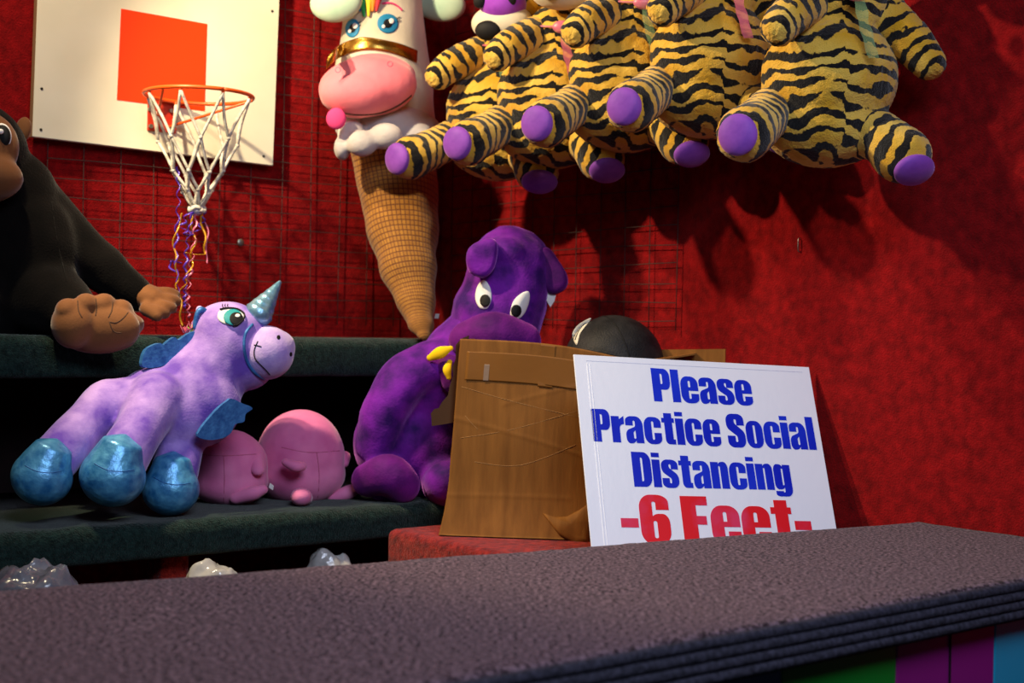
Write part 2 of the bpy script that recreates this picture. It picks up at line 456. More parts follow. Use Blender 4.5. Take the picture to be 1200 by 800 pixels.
up = thing('carpeted_shelf', booth(.2, 1.4, UZ - .11), 'upper dark green carpeted shelf under the gorilla and cone plush', 'shelf', 'green carpeted shelves')
obj('shelf_board', carpet_board(.0, .43, .02, 2.9, UZ - .105, UZ, .03), m_green, up)
lo = thing('carpeted_shelf', booth(.4, 1.4, 0), 'lower dark green carpeted shelf under the unicorn and pink plush', 'shelf', 'green carpeted shelves')
obj('shelf_board', carpet_board(.0, .76, .01, 2.9, LZ - .085, LZ, .03), m_green, lo)
tag(obj('recess_dark_sheet', box(booth(.03, .02, LZ + .002), NL * .012, NR * 2.85, V((0, 0, UZ - .11 - LZ))), m_dark, lo, False), 'added black sheet darkening the recess between the shelves')  # added sheet before the red wall, keeps the recess dark under front light
pp = ona(196, 660, .66); bl = ub(pp)
for bb in (bl, bl + 1.15):
    tag(obj('shelf_leg', box(booth(.60, bb - .045, 0), NL * .09, NR * .075, V((0, 0, LZ - .083)), .012), m_redblock, lo), 'rust red carpeted post')
bk = bl - .75
# bench of rust red carpet along the right wall
BZ = .845
bn = thing('carpeted_bench', booth(1.0, .36, 0), 'rust red carpeted bench under the cardboard box', 'bench')
obj('bench_body', box(booth(.772, .01, 0), NL * .95, NR * .70, V((0, 0, BZ)), .022, 4), m_redblock, bn)

# ------------------------------------------------------------------ counter
CZ = .94
n1, n2 = onz(520, 797, CZ), onz(1200, 677, CZ)
f1, f2 = onz(0, 690, CZ), onz(985, 617.5, CZ)
nd, fd = (n2 - n1).normalized(), (f2 - f1).normalized()
def to_wall(p, d, off):
    t = (off - (p - CO).dot(NR)) / d.dot(NR); return p + d * t
NA, NB = n1 - nd * 1.25, to_wall(n1, nd, .012)
FA, FB = f1 - fd * .75, to_wall(f1, fd, .012)
co = thing('carpeted_counter', (FA + NB) / 2 - V((0, 0, CZ)), 'purple grey carpeted play counter crossing the foreground', 'counter')
bm = bmesh.new(); nu, nv = 120, 24; grid = []
nrm_in = V((-nd.y, nd.x, 0))
for i in range(nu + 1):
    row = []
    A, B = NA.lerp(NB, i / nu), FA.lerp(FB, i / nu)
    # rolled far edge, slight wear
    prof = [(0, -.035), (.0, -.012), (.004, -.004), (.014, 0)]
    prof += [(.014 + (1 - .028) * k / 14, 0) for k in range(1, 14)] + [(.985, 0), (.994, -.003), (1, -.012), (1, -.05)]
    for s, dz in prof:
        q = A.lerp(B, s); q = q + V((0, 0, dz + .0025 * noise.noise(q * 5) + .0012 * noise.noise(q * 40)))
        row.append(bm.verts.new(q))
    grid.append(row)
for i in range(nu):
    for j in range(len(grid[0]) - 1):
        bm.faces.new((grid[i][j], grid[i + 1][j], grid[i + 1][j + 1], grid[i][j + 1]))
    bm.faces.new((grid[i][-1], grid[i + 1][-1], grid[i + 1][0], grid[i][0]))
bm.faces.new(grid[0]); bm.faces.new(grid[-1][::-1])
obj('counter_top', bm, m_counter, co)
for k in range(4):                                   # four stacked ribs of the dark edging
    z = CZ - .012 - .0158 * k
    off = nrm_in * (-.006 + .002 * (k == 0))
    pts = [NA.lerp(NB, i / 30) + off + V((0, 0, z - CZ + .0012 * noise.noise(V((i * .7, k * 3, 0))))) for i in range(31)]
    obj('edge_strip', tube(pts, .0088, seg=10, sub=1, cap=0), m_rib, co)
obj('edge_backing', box(NA + nrm_in * .0 + V((0, 0, -.072)), NB - NA, nrm_in * .03, V((0, 0, .04))), m_rib, co, False)
sp = []
zz = CZ - .07
for px in (1285, 1165.5, 1051, 917, 740, 560, 380):
    d = ray(px, 770); q = n1 + nrm_in * .022; nn = V((nd.y, -nd.x, 0)); P = EYE + d * ((q - EYE).dot(nn) / d.dot(nn)); sp.append((P - NA).dot(nd))
sp.append(.15)
endt = (NB - NA).length
sp[0] = min(sp[0], endt)
cols = [('cyan_vinyl', lin(20, 140, 176)), ('magenta_vinyl', lin(128, 24, 108)), ('green_vinyl', lin(8, 112, 34)), ('navy_vinyl', lin(14, 70, 120)), ('crimson_vinyl', lin(150, 20, 30)), ('yellow_vinyl', lin(200, 160, 20)), ('teal_vinyl', lin(20, 110, 120))]
for k in range(7):
    s1, s0 = sp[k], sp[k + 1]
    b = box(NA + nd * (s0 + .001) + nrm_in * .022 + V((0, 0, -CZ + .002)), nd * (s1 - s0 - .002), nrm_in * .015, V((0, 0, CZ - .03)), .002, 1)
    tag(obj('front_panel', b, plain(cols[k][0], cols[k][1], .3, 0, .5, .25, 9), co, False), cols[k][0].split('_')[0] + ' painted front panel')
q0 = NA + nd * ((sp[1] + sp[2]) / 2 + .003) + nrm_in * .0215
obj('panel_seam', box(q0 + V((0, 0, -CZ + .01)), nd * .004, nrm_in * -.002, V((0, 0, CZ - .05))), m_black, co, False)

# ------------------------------------------------------------------ sign
k_ = .975
e_, u_ = None, None
phi, be, ro = .28367778, .45723901, .04309086
e = V((math.cos(phi), math.sin(phi), 0)); nn = V((math.sin(phi), -math.cos(phi), 0)); uu = V((0, 0, 1)) * math.cos(be) - nn * math.sin(be)
SE = e * math.cos(ro) - uu * math.sin(ro); SU = uu * math.cos(ro) + e * math.sin(ro)
SN = SE.cross(SU)
TL = EYE + (V((.14517229, 3.34885769, 1.29850388)) - EYE) * k_
SW, SH = .61 * k_, .494 * k_
def sp_(u, v, h=0): return TL + SE * (u * k_) - SU * (v * k_) + SN * h
sg = thing('yard_sign', sp_(.305, .503), 'white plastic social distancing sign leaning behind counter', 'sign')
obj('sign_board', box(sp_(0, 0, -.004), SE * SW, -SU * SH, SN * .004, .0008, 1), m_sign, sg, False)
for uq, vq, wq, hq in ((.030, .022, .0022, .46), (.0375, .022, .0012, .46)):
    obj('embossed_line', box(sp_(uq, vq, 0), SE * wq, -SU * hq, SN * .0005), m_signline, sg, False)
obj('embossed_line', box(sp_(.03, .014, 0), SE * .545, -SU * .0012, SN * .0004), m_signedge, sg, False)

G = {}
G['l'] = (.25, [[(0, 0), (.25, 0), (.25, 1), (0, 1)]])
G['i'] = (.25, [[(0, 0), (.25, 0), (.25, .80), (0, .80)], [(0, .87), (.25, .87), (.25, 1), (0, 1)]])
G['P'] = (.56, [[(0, 0), (.26, 0), (.26, .36), (.56, .36, .18), (.56, 1, .18), (0, 1)], [(.26, .53), (.325, .53, .04), (.325, .84, .04), (.26, .84)]])
G['D'] = (.58, [[(0, 0), (.58, 0, .22), (.58, 1, .22), (0, 1)], [(.26, .16), (.325, .16, .05), (.325, .84, .05), (.26, .84)]])
G['o'] = (.55, [[(0, -.015, .22), (.55, -.015, .22), (.55, .815, .22), (0, .815, .22)], [(.24, .12, .03), (.31, .12, .03), (.31, .68, .03), (.24, .68, .03)]])
G['e'] = (.55, [[(.55, .37), (.24, .37), (.24, .12, .03), (.31, .12, .03), (.31, .28), (.55, .28), (.55, -.015, .22), (0, -.015, .22), (0, .815, .22), (.55, .815, .22)], [(.24, .48), (.31, .48), (.31, .68, .03), (.24, .68, .03)]])
G['c'] = (.54, [[(.54, .49), (.31, .49), (.31, .68, .03), (.24, .68, .03), (.24, .12, .03), (.31, .12, .03), (.31, .33), (.54, .33), (.54, -.015, .22), (0, -.015, .22), (0, .815, .22), (.54, .815, .22)]])
G['a'] = (.54, [[(.54, 0), (.54, .815, .22), (0, .815, .2), (0, .53), (.235, .53), (.235, .68, .03), (.3, .68, .03), (.3, .5, .04), (0, .37, .1), (0, -.015, .14), (.22, -.015, .08), (.3, .07), (.3, 0)], [(.235, .13, .03), (.3, .13, .03), (.3, .38), (.235, .33, .03)]])
_s = [(.52, .53), (.3, .53), (.3, .68, .03), (.235, .68, .03), (.235, .58, .04), (.52, .36, .1), (.52, -.015, .2), (0, -.015, .2), (0, .27), (.225, .27), (.225, .12, .03), (.29, .12, .03), (.29, .26, .04), (0, .46, .1), (0, .815, .2), (.52, .815, .2)]
G['s'] = (.52, [_s])
G['S'] = (.58, [[(q[0] * 1.115, q[1] * 1.24) + tuple(q[2:]) for q in _s]])
G['r'] = (.40, [[(0, 0), (.25, 0), (.25, .52, .08), (.40, .57), (.40, .815), (.25, .71), (.25, .80), (0, .80)]])
G['t'] = (.40, [[(0, .66), (.08, .66), (.08, 0, .12), (.39, 0), (.39, .15), (.33, .15, .02), (.33, .66), (.40, .66), (.40, .80), (.33, .80), (.33, .95), (.08, .95), (.08, .80), (0, .80)]])
G['n'] = (.55, [[(0, 0), (.25, 0), (.25, .68, .03), (.305, .68, .03), (.305, 0), (.55, 0), (.55, .815, .16), (.3, .815, .1), (.25, .73), (.25, .80), (0, .80)]])
G['g'] = (.55, [[(.55, .80), (.305, .80), (.305, .73), (.25, .815, .08), (0, .815, .16), (0, .02, .14), (.25, .02, .08), (.305, .08), (.305, -.07, .03), (.245, -.07, .03), (.245, -.03), (0, -.03), (0, -.2, .14), (.55, -.2, .18)], [(.25, .15, .03), (.305, .15, .03), (.305, .68, .03), (.25, .68, .03)]])
G['6'] = (.55, [[(.55, .70), (.31, .70), (.31, .87, .03), (.24, .87, .03), (.24, .57), (.3, .62, .05), (.55, .62, .16), (.55, -.015, .22), (0, -.015, .22), (0, 1.015, .22), (.55, 1.015, .22)], [(.24, .12, .03), (.31, .12, .03), (.31, .47, .03), (.24, .47, .03)]])
G['F'] = (.50, [[(0, 0), (.28, 0), (.28, .41), (.46, .41), (.46, .59), (.28, .59), (.28, .81), (.50, .81), (.50, 1), (0, 1)]])
G['-'] = (.32, [[(0, .33), (.32, .33), (.32, .52), (0, .52)]])
G[' '] = (.16, [])
def fillet(poly):
    out = []; n = len(poly)
    for i, q in enumerate(poly):
        p = V(q[:2])
        if len(q) < 3: out.append(p); continue
        a, b = V(poly[i - 1][:2]) - p, V(poly[(i + 1) % n][:2]) - p
        ra, rb = min(q[2], a.length * .5), min(q[2] * 1.25, b.length * .5)
        if abs(a.y) > abs(a.x): ra, rb = min(q[2] * 1.25, a.length * .5), min(q[2], b.length * .5)
        A, B = p + a.normalized() * ra, p + b.normalized() * rb
        for k in range(8):
            t = k / 7; c = .55
            out.append(A * (1 - t) ** 3 + (A.lerp(p, c)) * 3 * t * (1 - t) ** 2 + (B.lerp(p, c)) * 3 * t * t * (1 - t) + B * t ** 3)
    return out
def text_line(txt, u0_, u1_, top, base, top2, base2, mat, gap=.035):
    tot = sum(G[c][0] + gap for c in txt) - gap; kx = (u1_ - u0_) / tot
    x = 0
    for c in txt:
        wd, conts = G[c]
        if conts:
            cu = bpy.data.curves.new('letter', 'CURVE'); cu.dimensions = '2D'; cu.fill_mode = 'BOTH'; cu.extrude = .0002
            for ct in conts:
                pts = fillet(ct); s = cu.splines.new('POLY'); s.points.add(len(pts) - 1); s.use_cyclic_u = True
                for P, q in zip(s.points, pts):
                    uu_ = u0_ + (x + q.x) * kx; f = (uu_ - u0_) / (u1_ - u0_)
                    b_, t_ = base + (base2 - base) * f, top + (top2 - top) * f
                    P.co = (uu_ * k_, -(b_ + (t_ - b_) * q.y) * k_, 0, 1)
            o = bpy.data.objects.new('t', cu); COL.objects.link(o)
            me = bpy.data.meshes.new_from_object(o.evaluated_get(bpy.context.evaluated_depsgraph_get()))
            bpy.data.objects.remove(o)
            mm = M((SE, SU, SN)).transposed().to_4x4(); mm.translation = TL + SN * .0003
            me.transform(mm); me.materials.clear()
            link('letter', me, mat, sg)
        x += wd + gap
text_line('Please', .190, .445, .0250, .1113, .0300, .1105, m_bluetxt)
text_line('Practice Social', .0295, .5935, .1375, .2190, .1345, .2195, m_bluetxt)
text_line('Distancing', .117, .513, .2410, .3263, .2450, .3240, m_bluetxt)
text_line('-6 Feet-', .0755, .546, .3470, .4620, .3430, .4600, m_redtxt)

# ------------------------------------------------------------------ cardboard box
BX = V((.992, -.126, 0)); BY = V((.126, .992, 0)); tl = math.radians(3.6)
BXT = BX * math.cos(tl) - V((0, 0, 1)) * math.sin(tl); BZT = V((0, 0, 1)) * math.cos(tl) + BX * math.sin(tl)
B0 = ony(521, 627, 3.5); BW, BD, BH = .47, .25, .485
cb = thing('cardboard_box', V((B0.x + .2, B0.y + .15, BZ)), 'worn open brown cardboard box standing left of the sign', 'box')
CRE = [((.0, .29), (.47, .20), .002), ((.0, .10), (.3, .12), .0015), ((.12, .33), (.40, .43), .0015)]
def boxpt(x, y, z):
    fl = max(0, 1 - z / .16) ** 2
    x2 = x + (-.012 * fl if x < BW / 2 else .012 * fl)
    y2 = y - (.022 * fl if y < BD / 2 else -.01 * fl)
    q = B0 + BXT * x2 + BY * y2 + BZT * z
    q.z = max(q.z, BZ + .003)
    return q
def dents(x, z):
    h = .006 * noise.noise(V((x * 6, z * 6, 1))) + .0008 * noise.noise(V((x * 26, z * 9, 4)))
    for a, b, s in CRE:
        ax, az = a; dx, dz = b[0] - ax, b[1] - az; L2 = dx * dx + dz * dz
        t = max(0, min(1, ((x - ax) * dx + (z - az) * dz) / L2)); d = math.hypot(x - ax - t * dx, z - az - t * dz)
        h += s * .55 * math.exp(-(d / .0042) ** 2)
    return h
def panel(P, w_, h_, N_, th, nu=110, nv=110, dent=True):
    bm = bmesh.new(); fr = []; bkk = []
    for i in range(nu + 1):
        r1 = []; r2 = []
        for j in range(nv + 1):
            x, z = w_ * i / nu, h_ * j / nv
            q = P(x, z) + (N_ * dents(x, z) if dent else N_ * .003 * noise.noise(V((x * 8, z * 8, 2))))
            r1.append(bm.verts.new(q)); r2.append(bm.verts.new(q - N_ * th))
        fr.append(r1); bkk.append(r2)
    for i in range(nu):
        for j in range(nv):
            bm.faces.new((fr[i][j], fr[i + 1][j], fr[i + 1][j + 1], fr[i][j + 1])); bm.faces.new((bkk[i][j], bkk[i][j + 1], bkk[i + 1][j + 1], bkk[i + 1][j]))
    for i in range(nu):
        for G_, s in ((0, 0), (nv, 0)):
            bm.faces.new((fr[i][G_], bkk[i][G_], bkk[i + 1][G_], fr[i + 1][G_]))
    for j in range(nv):
        for G_ in (0, nu): bm.faces.new((fr[G_][j], fr[G_][j + 1], bkk[G_][j + 1], bkk[G_][j]))
    return bm
CRL = [[(541, 453), (600, 470), (678, 489)], [(540, 513), (600, 503), (678, 481)], [(547, 428), (600, 431), (676, 437)], [(604, 441), (640, 412)], [(556, 541), (610, 545), (675, 521)], [(545, 487), (553, 496), (560, 503)], [(640, 420), (672, 446)]]
topf = lambda x: BH + (.006 * math.sin(x * 9)) - .02 * max(0, (x - .2) / .27) ** 2
fpn = obj('panel', panel(lambda x, z: boxpt(x, 0, z / BH * topf(x)), BW, BH, -BY, .004), m_card, cb)
tr = BVHTree.FromPolygons([v.co + cb.location for v in fpn.data.vertices], [tuple(p.vertices) for p in fpn.data.polygons])
for q in CRL: obj('crease', stroke(tr, q, .0007, -.0001), m_crease, fpn)
tag(obj('torn_flap', patch(tr, [(636, 601), (650, 606), (664, 605), (678, 598), (692, 588), (696, 612), (694, 641), (676, 640), (655, 626)], .003, .012), m_card, fpn), 'torn curling corner near the bottom')
obj('panel', panel(lambda x, z: boxpt(x, BD, z * .975), BW, BH, BY, .004, 20, 20, False), m_card, cb)
obj('panel', panel(lambda x, z: boxpt(0, x + .004, z), BD - .008, BH, -BXT, .004, 20, 20, False), m_card, cb)
obj('panel', panel(lambda x, z: boxpt(BW, x + .004, z * .965), BD - .008, BH, BXT, .004, 20, 20, False), m_card, cb)
obj('panel', box(B0 + BX * .005 + BY * .005 + V((0, 0, BZ + .006 - B0.z)), BX * (BW - .01), BY * (BD - .01), BZT * .004), m_carddark, cb, False)
# torn left flap hanging beside the box
fl = [(549, 393), (546, 430), (541, 470), (536, 494), (520, 497), (506, 499), (505, 484), (509, 479), (514, 478), (518, 471), (525, 463), (527, 452), (531, 440), (530, 430), (534, 420), (534, 404), (540, 397)]
bm = plate([ony(x, y, B0.y + .05 - (549 - x) * .0012) for x, y in fl], .005, V((-.3, -1, 0)))
tag(obj('flap', bm, m_carddark, cb, False), 'torn dark flap hanging on the left side')
R0 = boxpt(BW, .01, BH * .965); R1 = boxpt(BW, BD - .02, BH * .965)
bm = bmesh.new(); frame_box(bm, R0, R1 - R0, V((.11, .02, .018)), V((0, 0, .004)))
obj('flap', bm, m_card, cb, False)
q0, q1 = boxpt(BW * .55, BD + .002, BH * .955), ony(850, 403, 3.60)
h0 = V((q1.x - q0.x, q1.y - q0.y, .012))
obj('flap', box(q0 - V((0, 0, .03)), h0, V((.002, .004, 0)), V((0, 0, .042))), m_card, cb, False)
def front_strip(x0, x1, z0, z1, up_=.0022):
    return panel(lambda x, z: boxpt(x0 + x, -up_, (z0 + z) / BH * topf(x0 + x)) + -BY * (dents(x0 + x, z0 + z)), x1 - x0, z1 - z0, -BY, .0003, 60, 24, False)
obj('tape_strip', front_strip(.02, .465, .385, .455), m_tape, cb)
obj('tape_strip', front_strip(.20, .235, .38, .483, .0026), m_tape, cb)
tag(obj('tape_strip', front_strip(.065, .078, .385, .425, .003), m_tapepale, cb), 'pale worn scrap of tape')
# ball in the box
bc = ony(719, 428, 3.66); br = 59 * sc(bc)
bb = thing('basketball', bc - V((0, 0, br)), 'black rubber ball with white print showing over the box rim', 'ball')
obj('ball', ellipse(bc, br, None, 40, 28), m_ball, bb)
for ax in (V((.25, .2, 1)), V((1, .3, .25)), V((.6, -.9, .5))):
    ax.normalize(); x = ax.orthogonal().normalized(); y = ax.cross(x)
    obj('seam', tube([bc + (x * math.cos(t) + y * math.sin(t)) * br * .999 for t in [2 * math.pi * k / 48 for k in range(49)]], .0018, seg=6, sub=1, cap=0), m_black, bb)
bmx = ellipse(bc, br, None, 40, 28); me_ = bpy.data.meshes.new('t'); bmx.to_mesh(me_); bmx.free(); tr = bvh(me_)
tag(obj('print_patch', patch(tr, spl([(672, 398), (671, 390), (677, 381), (688, 374), (693, 373), (686, 382), (679, 392), (676, 404)]), .0008, .0008), m_ballw, bb), 'white printed panel')
obj('print_line', stroke(tr, [(674, 398), (678, 388), (686, 378)], .0013, .003), m_black, bb)

# ------------------------------------------------------------------ backboard, rim, net
bt = .046
def bp(x, y, a=bt): return ona(x, y, a)
c_bl, c_br, c_tl, c_tr = bp(38, 160), bp(320, 194), bp(43.6, 10), bp(327, 15)
eR = (c_br - c_bl); eL = (c_tl - c_bl).normalized() * .62; eRr = (c_tr - c_br).normalized() * .66
bb_ = thing('basketball_backboard', (c_bl + c_br) / 2, 'cream basketball backboard with orange square and rim on red wall', 'backboard')
bm = bmesh.new()
fr = [c_bl, c_br, c_br + eRr, c_bl + eL]; vs = [bm.verts.new(q) for q in fr] + [bm.verts.new(q - NL * .022) for q in fr]
for q in ((0, 1, 2, 3), (7, 6, 5, 4), (0, 4, 5, 1), (1, 5, 6, 2), (2, 6, 7, 3), (3, 7, 4, 0)): bm.faces.new([vs[i] for i in q])
bmesh.ops.bevel(bm, geom=list(bm.edges), offset=.0015, segments=1, affect='EDGES')
obj('board', bm, m_board, bb_, False)
obj('bare_edge', box(c_bl - NL * .0215 - (c_br - c_bl).normalized() * .0012, eL, (c_br - c_bl).normalized() * .001, NL * .0205), m_edge, bb_, False)
sq = [(137, 117), (240, 130), (243, 28), (142, 10)]
obj('target_square', plate([bp(x, y, bt + .0012) for x, y in sq], .0010, NL), m_orange, bb_, False)
for x, y in ((49, 104), (48, 152), (309, 183), (319, 13)):
    obj('screw', ellipse(bp(x, y, bt + .0005), (.0042, .0042, .002), face_rot(NL), 10, 6), m_screw, bb_)
rc = hit(233, 112, CO + NL * .212, NL); RR = 62.5 * sc(rc)
# rim ring sits level; brackets point to the board
pl = [rc + NL * (RR * math.cos(t)) + NR * (RR * math.sin(t)) for t in [2 * math.pi * k / 64 for k in range(65)]]
obj('rim', tube(pl, .0055, seg=10, sub=1, cap=0), m_rim, bb_)
bkc = bp(189, 133, bt)
obj('bracket', box(bkc - NR * -.042 - V((0, 0, .052)), NR * -.085, NL * .006, V((0, 0, .092)), .001, 1), m_red_metal, bb_, False)
br1 = bkc + V((0, 0, .030)) + NL * .006; rimback = rc - NL * RR
bm = bmesh.new()
frame_box(bm, V((rimback.x, rimback.y, rc.z - .004)) - NR * .04 - NL * (rimback - bkc).dot(NL), NR * .08, NL * ((rimback - bkc).dot(NL) + .004), V((0, 0, .005)))
frame_box(bm, V((rimback.x, rimback.y, rc.z - .06)) - NR * .004 - NL * (rimback - bkc).dot(NL), NR * .006, NL * ((rimback - bkc).dot(NL)), V((0, 0, .056)))
obj('rim_plate', bm, m_red_metal, bb_, False)
for x, y in ((200, 130), (176, 148), (175, 128), (200, 150)):
    q = bp(x, y, bt + .006)
    obj('bolt', tube([q, q + NL * .009], .0065, seg=6, sub=1, cap=0), m_steel, bb_, False)
low = bkc + NL * .008 - V((0, 0, .036))
for s in (-1, 1):
    obj('brace', tube([low + NR * .02 * s, rc + NL * (RR * .40) + NR * (RR * .9 * s) - V((0, 0, .006))], .0038, seg=8, sub=1, cap=1), m_rim, bb_)
N_ = 8
nb = hit(231, 240, CO + NL * .212, NL)
lv = [(0, 1.0), (.42, .74), (.70, .50), (.88, .27), (1.0, .10)]
rows = []
for li, (t, rr_) in enumerate(lv):
    ctr = rc.lerp(nb, t)
    rows.append([ctr + NL * (RR * rr_ * .985 * math.cos(an)) + NR * (RR * rr_ * .985 * math.sin(an)) + V((0, 0, random.uniform(-.006, .006) * (li > 0) - .009 * (li == 0))) for an in [2 * math.pi * (i + .5 * (li % 2)) / N_ for i in range(N_)]])
netbm = bmesh.new(); hooks = bmesh.new()
for i in range(N_):
    ell(hooks, rows[0][i] + V((0, 0, .004)), (.005, .005, .007), None, 8, 6)
    for li in range(4):
        A = rows[li][i]
        for j in ((i, (i - 1) % N_) if li % 2 == 0 else (i, (i + 1) % N_)):
            B = rows[li + 1][j]; mid = (A + B) / 2 - V((0, 0, .004)); mid += (mid - V((rc.x, rc.y, mid.z))) * -.05
            sweep(netbm, [A, mid, B], .0044, seg=6, sub=3, cap=1)
        if li: ell(netbm, A, .0066, None, 8, 6)
obj('net', netbm, m_net, bb_); tag(obj('net_hooks', hooks, m_rim, bb_), 'small orange net hooks')
# tied ribbons
rb = thing('ribbon_streamers', nb - V((0, 0, .33)), 'curly party ribbons tied to the bottom of the net', 'ribbons')
knot = nb - V((0, 0, .012))
obj('knot', bake(ell(bmesh.new(), knot, (.022, .022, .018)), [('SUBSURF', dict(levels=1))]) and ellipse(knot, (.020, .020, .017)), m_rib_white, rb)
obj('net_tie', tube([knot + (NL * math.cos(t) + NR * math.sin(t)) * .02 + V((0, 0, .006 * math.sin(3 * t))) for t in [2 * math.pi * k / 24 for k in range(25)]], .006, seg=6, sub=1, cap=0), m_net, rb)
def curl(pts, rad, turns, mat, wdt=.0032, seed=0):
    turns *= 1.7; wdt *= .85
    P, _ = catmull(pts, [1] * len(pts), 14); n = len(P); Q = []
    for i, q in enumerate(P):
        t = i / (n - 1); r_ = rad * (.35 + .65 * math.sin(t * math.pi * .9 + .3)); an = 2 * math.pi * turns * t + seed
        Q.append(q + NL * (r_ * math.cos(an)) + NR * (r_ * math.sin(an)))
    obj('ribbon', tube(Q, wdt, seg=6, sub=1, cap=1, flat=.3, ref=NL), mat, rb)
def kp(x, y, a=.215): return hit(x, y, CO + NL * a, NL)
curl([kp(208, 196), kp(209, 240), kp(206, 300), kp(210, 352)], .006, 5, m_rib_purple, seed=1)
curl([kp(228, 243), kp(214, 262), kp(222, 275), kp(236, 262), kp(240, 246)], .010, 4, m_rib_purple, seed=2)
curl([kp(226, 246), kp(219, 290), kp(217, 340), kp(216, 360)], .006, 6, m_rib_purple, .0036, 3)
curl([kp(224, 246), kp(227, 285), kp(221, 320), kp(212, 345), kp(213, 381)], .006, 3, m_rib_gold, .0034, 4)
curl([kp(236, 246), kp(238, 270), kp(241, 295), kp(228, 298), kp(218, 296)], .005, 2, m_rib_gold, .0036, 5)
curl([kp(230, 250), kp(225, 300), kp(220, 345), kp(222, 372)], .007, 5, m_rib_pink, .0034, 6)
curl([kp(205, 318), kp(199, 312), kp(200, 306), kp(212, 308)], .004, 1, m_rib_purple, .003, 6)
curl([kp(238, 250), kp(243, 275), kp(242, 308)], .004, 1, m_rib_pink, .0022, 7)
curl([kp(214, 250), kp(204, 285), kp(208, 320), kp(206, 338)], .004, 2, m_rib_gold, .0028, 8)

# ------------------------------------------------------------------ gorilla plush
def PX(a):                      # pixel -> point on the plane a metres from the left wall
    return lambda x, y, da=0: ona(x, y, a + da)
g = PX(.2)
gr = thing('gorilla_plush', booth(.25, ub(ona(10, 385, .25)), UZ), 'black gorilla plush sitting on the left end of the upper shelf', 'stuffed animal')
s = sc(g(20, 300))
bm = bmesh.new()
ell(bm, g(0, 298), (95 * s, 62 * s, 88 * s)); ell(bm, g(10, 235), (58 * s, 50 * s, 60 * s)); ell(bm, g(-22, 180, .02), (52 * s, 50 * s, 58 * s))
sweep(bm, [g(35, 232), g(70, 272, .04), g(112, 308, .08), g(160, 345, .13)], [36 * s, 34 * s, 29 * s, 22 * s])
sweep(bm, [g(-70, 232), g(-110, 300, .05), g(-130, 350, .12)], [36 * s, 34 * s, 26 * s])
sweep(bm, [g(20, 350, .03), g(55, 350, .13), g(92, 374, .23)], [52 * s, 44 * s, 30 * s])
sweep(bm, [g(-40, 350, .03), g(-60, 350, .13), g(-80, 374, .23)], [52 * s, 44 * s, 30 * s])
me = fuse(bm, .012, 6); wrinkle(me, .004, 18); gt = bvh(me); gorb = link('body', me, m_fur, gr)
bm = bmesh.new(); ell(bm, g(-24, 172, .10), (44 * s, 30 * s, 42 * s)); ell(bm, g(-28, 208, .125), (52 * s, 34 * s, 30 * s))
me = fuse(bm, .01, 3); ft = bvh(me); link('face', me, m_tan, gr)
for dx in (0, -46):
    ey = obj('eye', ellipse(g(2 + dx, 160, .165), (10 * s, 6 * s, 13 * s)), m_black, gr)
    obj('eye_white', ellipse(g(1 + dx, 160, .160), (12 * s, 5 * s, 15 * s)), m_white, ey)
    obj('glint', ellipse(g(1 + dx, 154, .180), 3 * s), m_white, ey)
for x in (27, -70): obj('ear', ellipse(g(x, 152, .05), (9 * s, 6 * s, 15 * s), Quaternion((0, 1, 0), .2 if x > 0 else -.2)), m_tan, gr)
# open hand on the shelf
bm = bmesh.new()
sweep(bm, [g(158, 342, .12), g(176, 350, .15)], [21 * s, 22 * s], flat=.75)
for i, (x, y, da, r_) in enumerate(((208, 344, .16, 7.5), (209, 352, .18, 8), (204, 360, .20, 8), (196, 366, .21, 8))):
    sweep(bm, [g(172 + i * 3, 346 + i * 4, .15), g(x - 14, y - 1, da), g(x - 3, y + 1, da)], [10 * s, r_ * s, (r_ - 1) * s])
sweep(bm, [g(172, 362, .19), g(184, 370, .22)], [9 * s, 7 * s])
me = fuse(bm, .005, 2); link('hand', me, m_tan, gr)
# big sole turned towards us, four toes on top
fc = g(112, 383, .295); bm = bmesh.new()
ell(bm, fc, (50 * s, 26 * s, 30 * s), Quaternion((0, 1, 0), .05))
ell(bm, g(86, 380, .305), (24 * s, 24 * s, 27 * s)); ell(bm, g(140, 384, .305), (23 * s, 24 * s, 25 * s))
for x, y, r_ in ((80, 364, 14), (101, 357, 13), (122, 357, 13), (142, 364, 13), (157, 380, 11)): ell(bm, g(x, y, .31), (r_ * s, 17 * s, r_ * s))
me = fuse(bm, .005, 3); st = bvh(me); fo = link('foot', me, m_tan, gr)
for pts in ([(91, 352), (92, 364), (96, 372)], [(112, 350), (113, 362), (112, 370)], [(132, 353), (131, 364), (127, 372)], [(150, 366), (144, 373), (136, 378), (128, 377)], [(128, 377), (133, 388), (142, 390)]):
    obj('toe_seam', stroke(st, pts, .0016, -.0004), m_tandark, fo)
fo2 = link('foot', ell_me := fuse(ell(ell(bmesh.new(), g(-90, 383, .27), (48 * s, 26 * s, 30 * s)), g(-110, 372, .28), (24 * s, 22 * s, 22 * s)), .01, 3), m_tan, gr)
for pts in ([(60, 236), (66, 280), (78, 330)],): obj('body_seam', stroke(gt, pts, .002, -.0012), m_fur, gr)

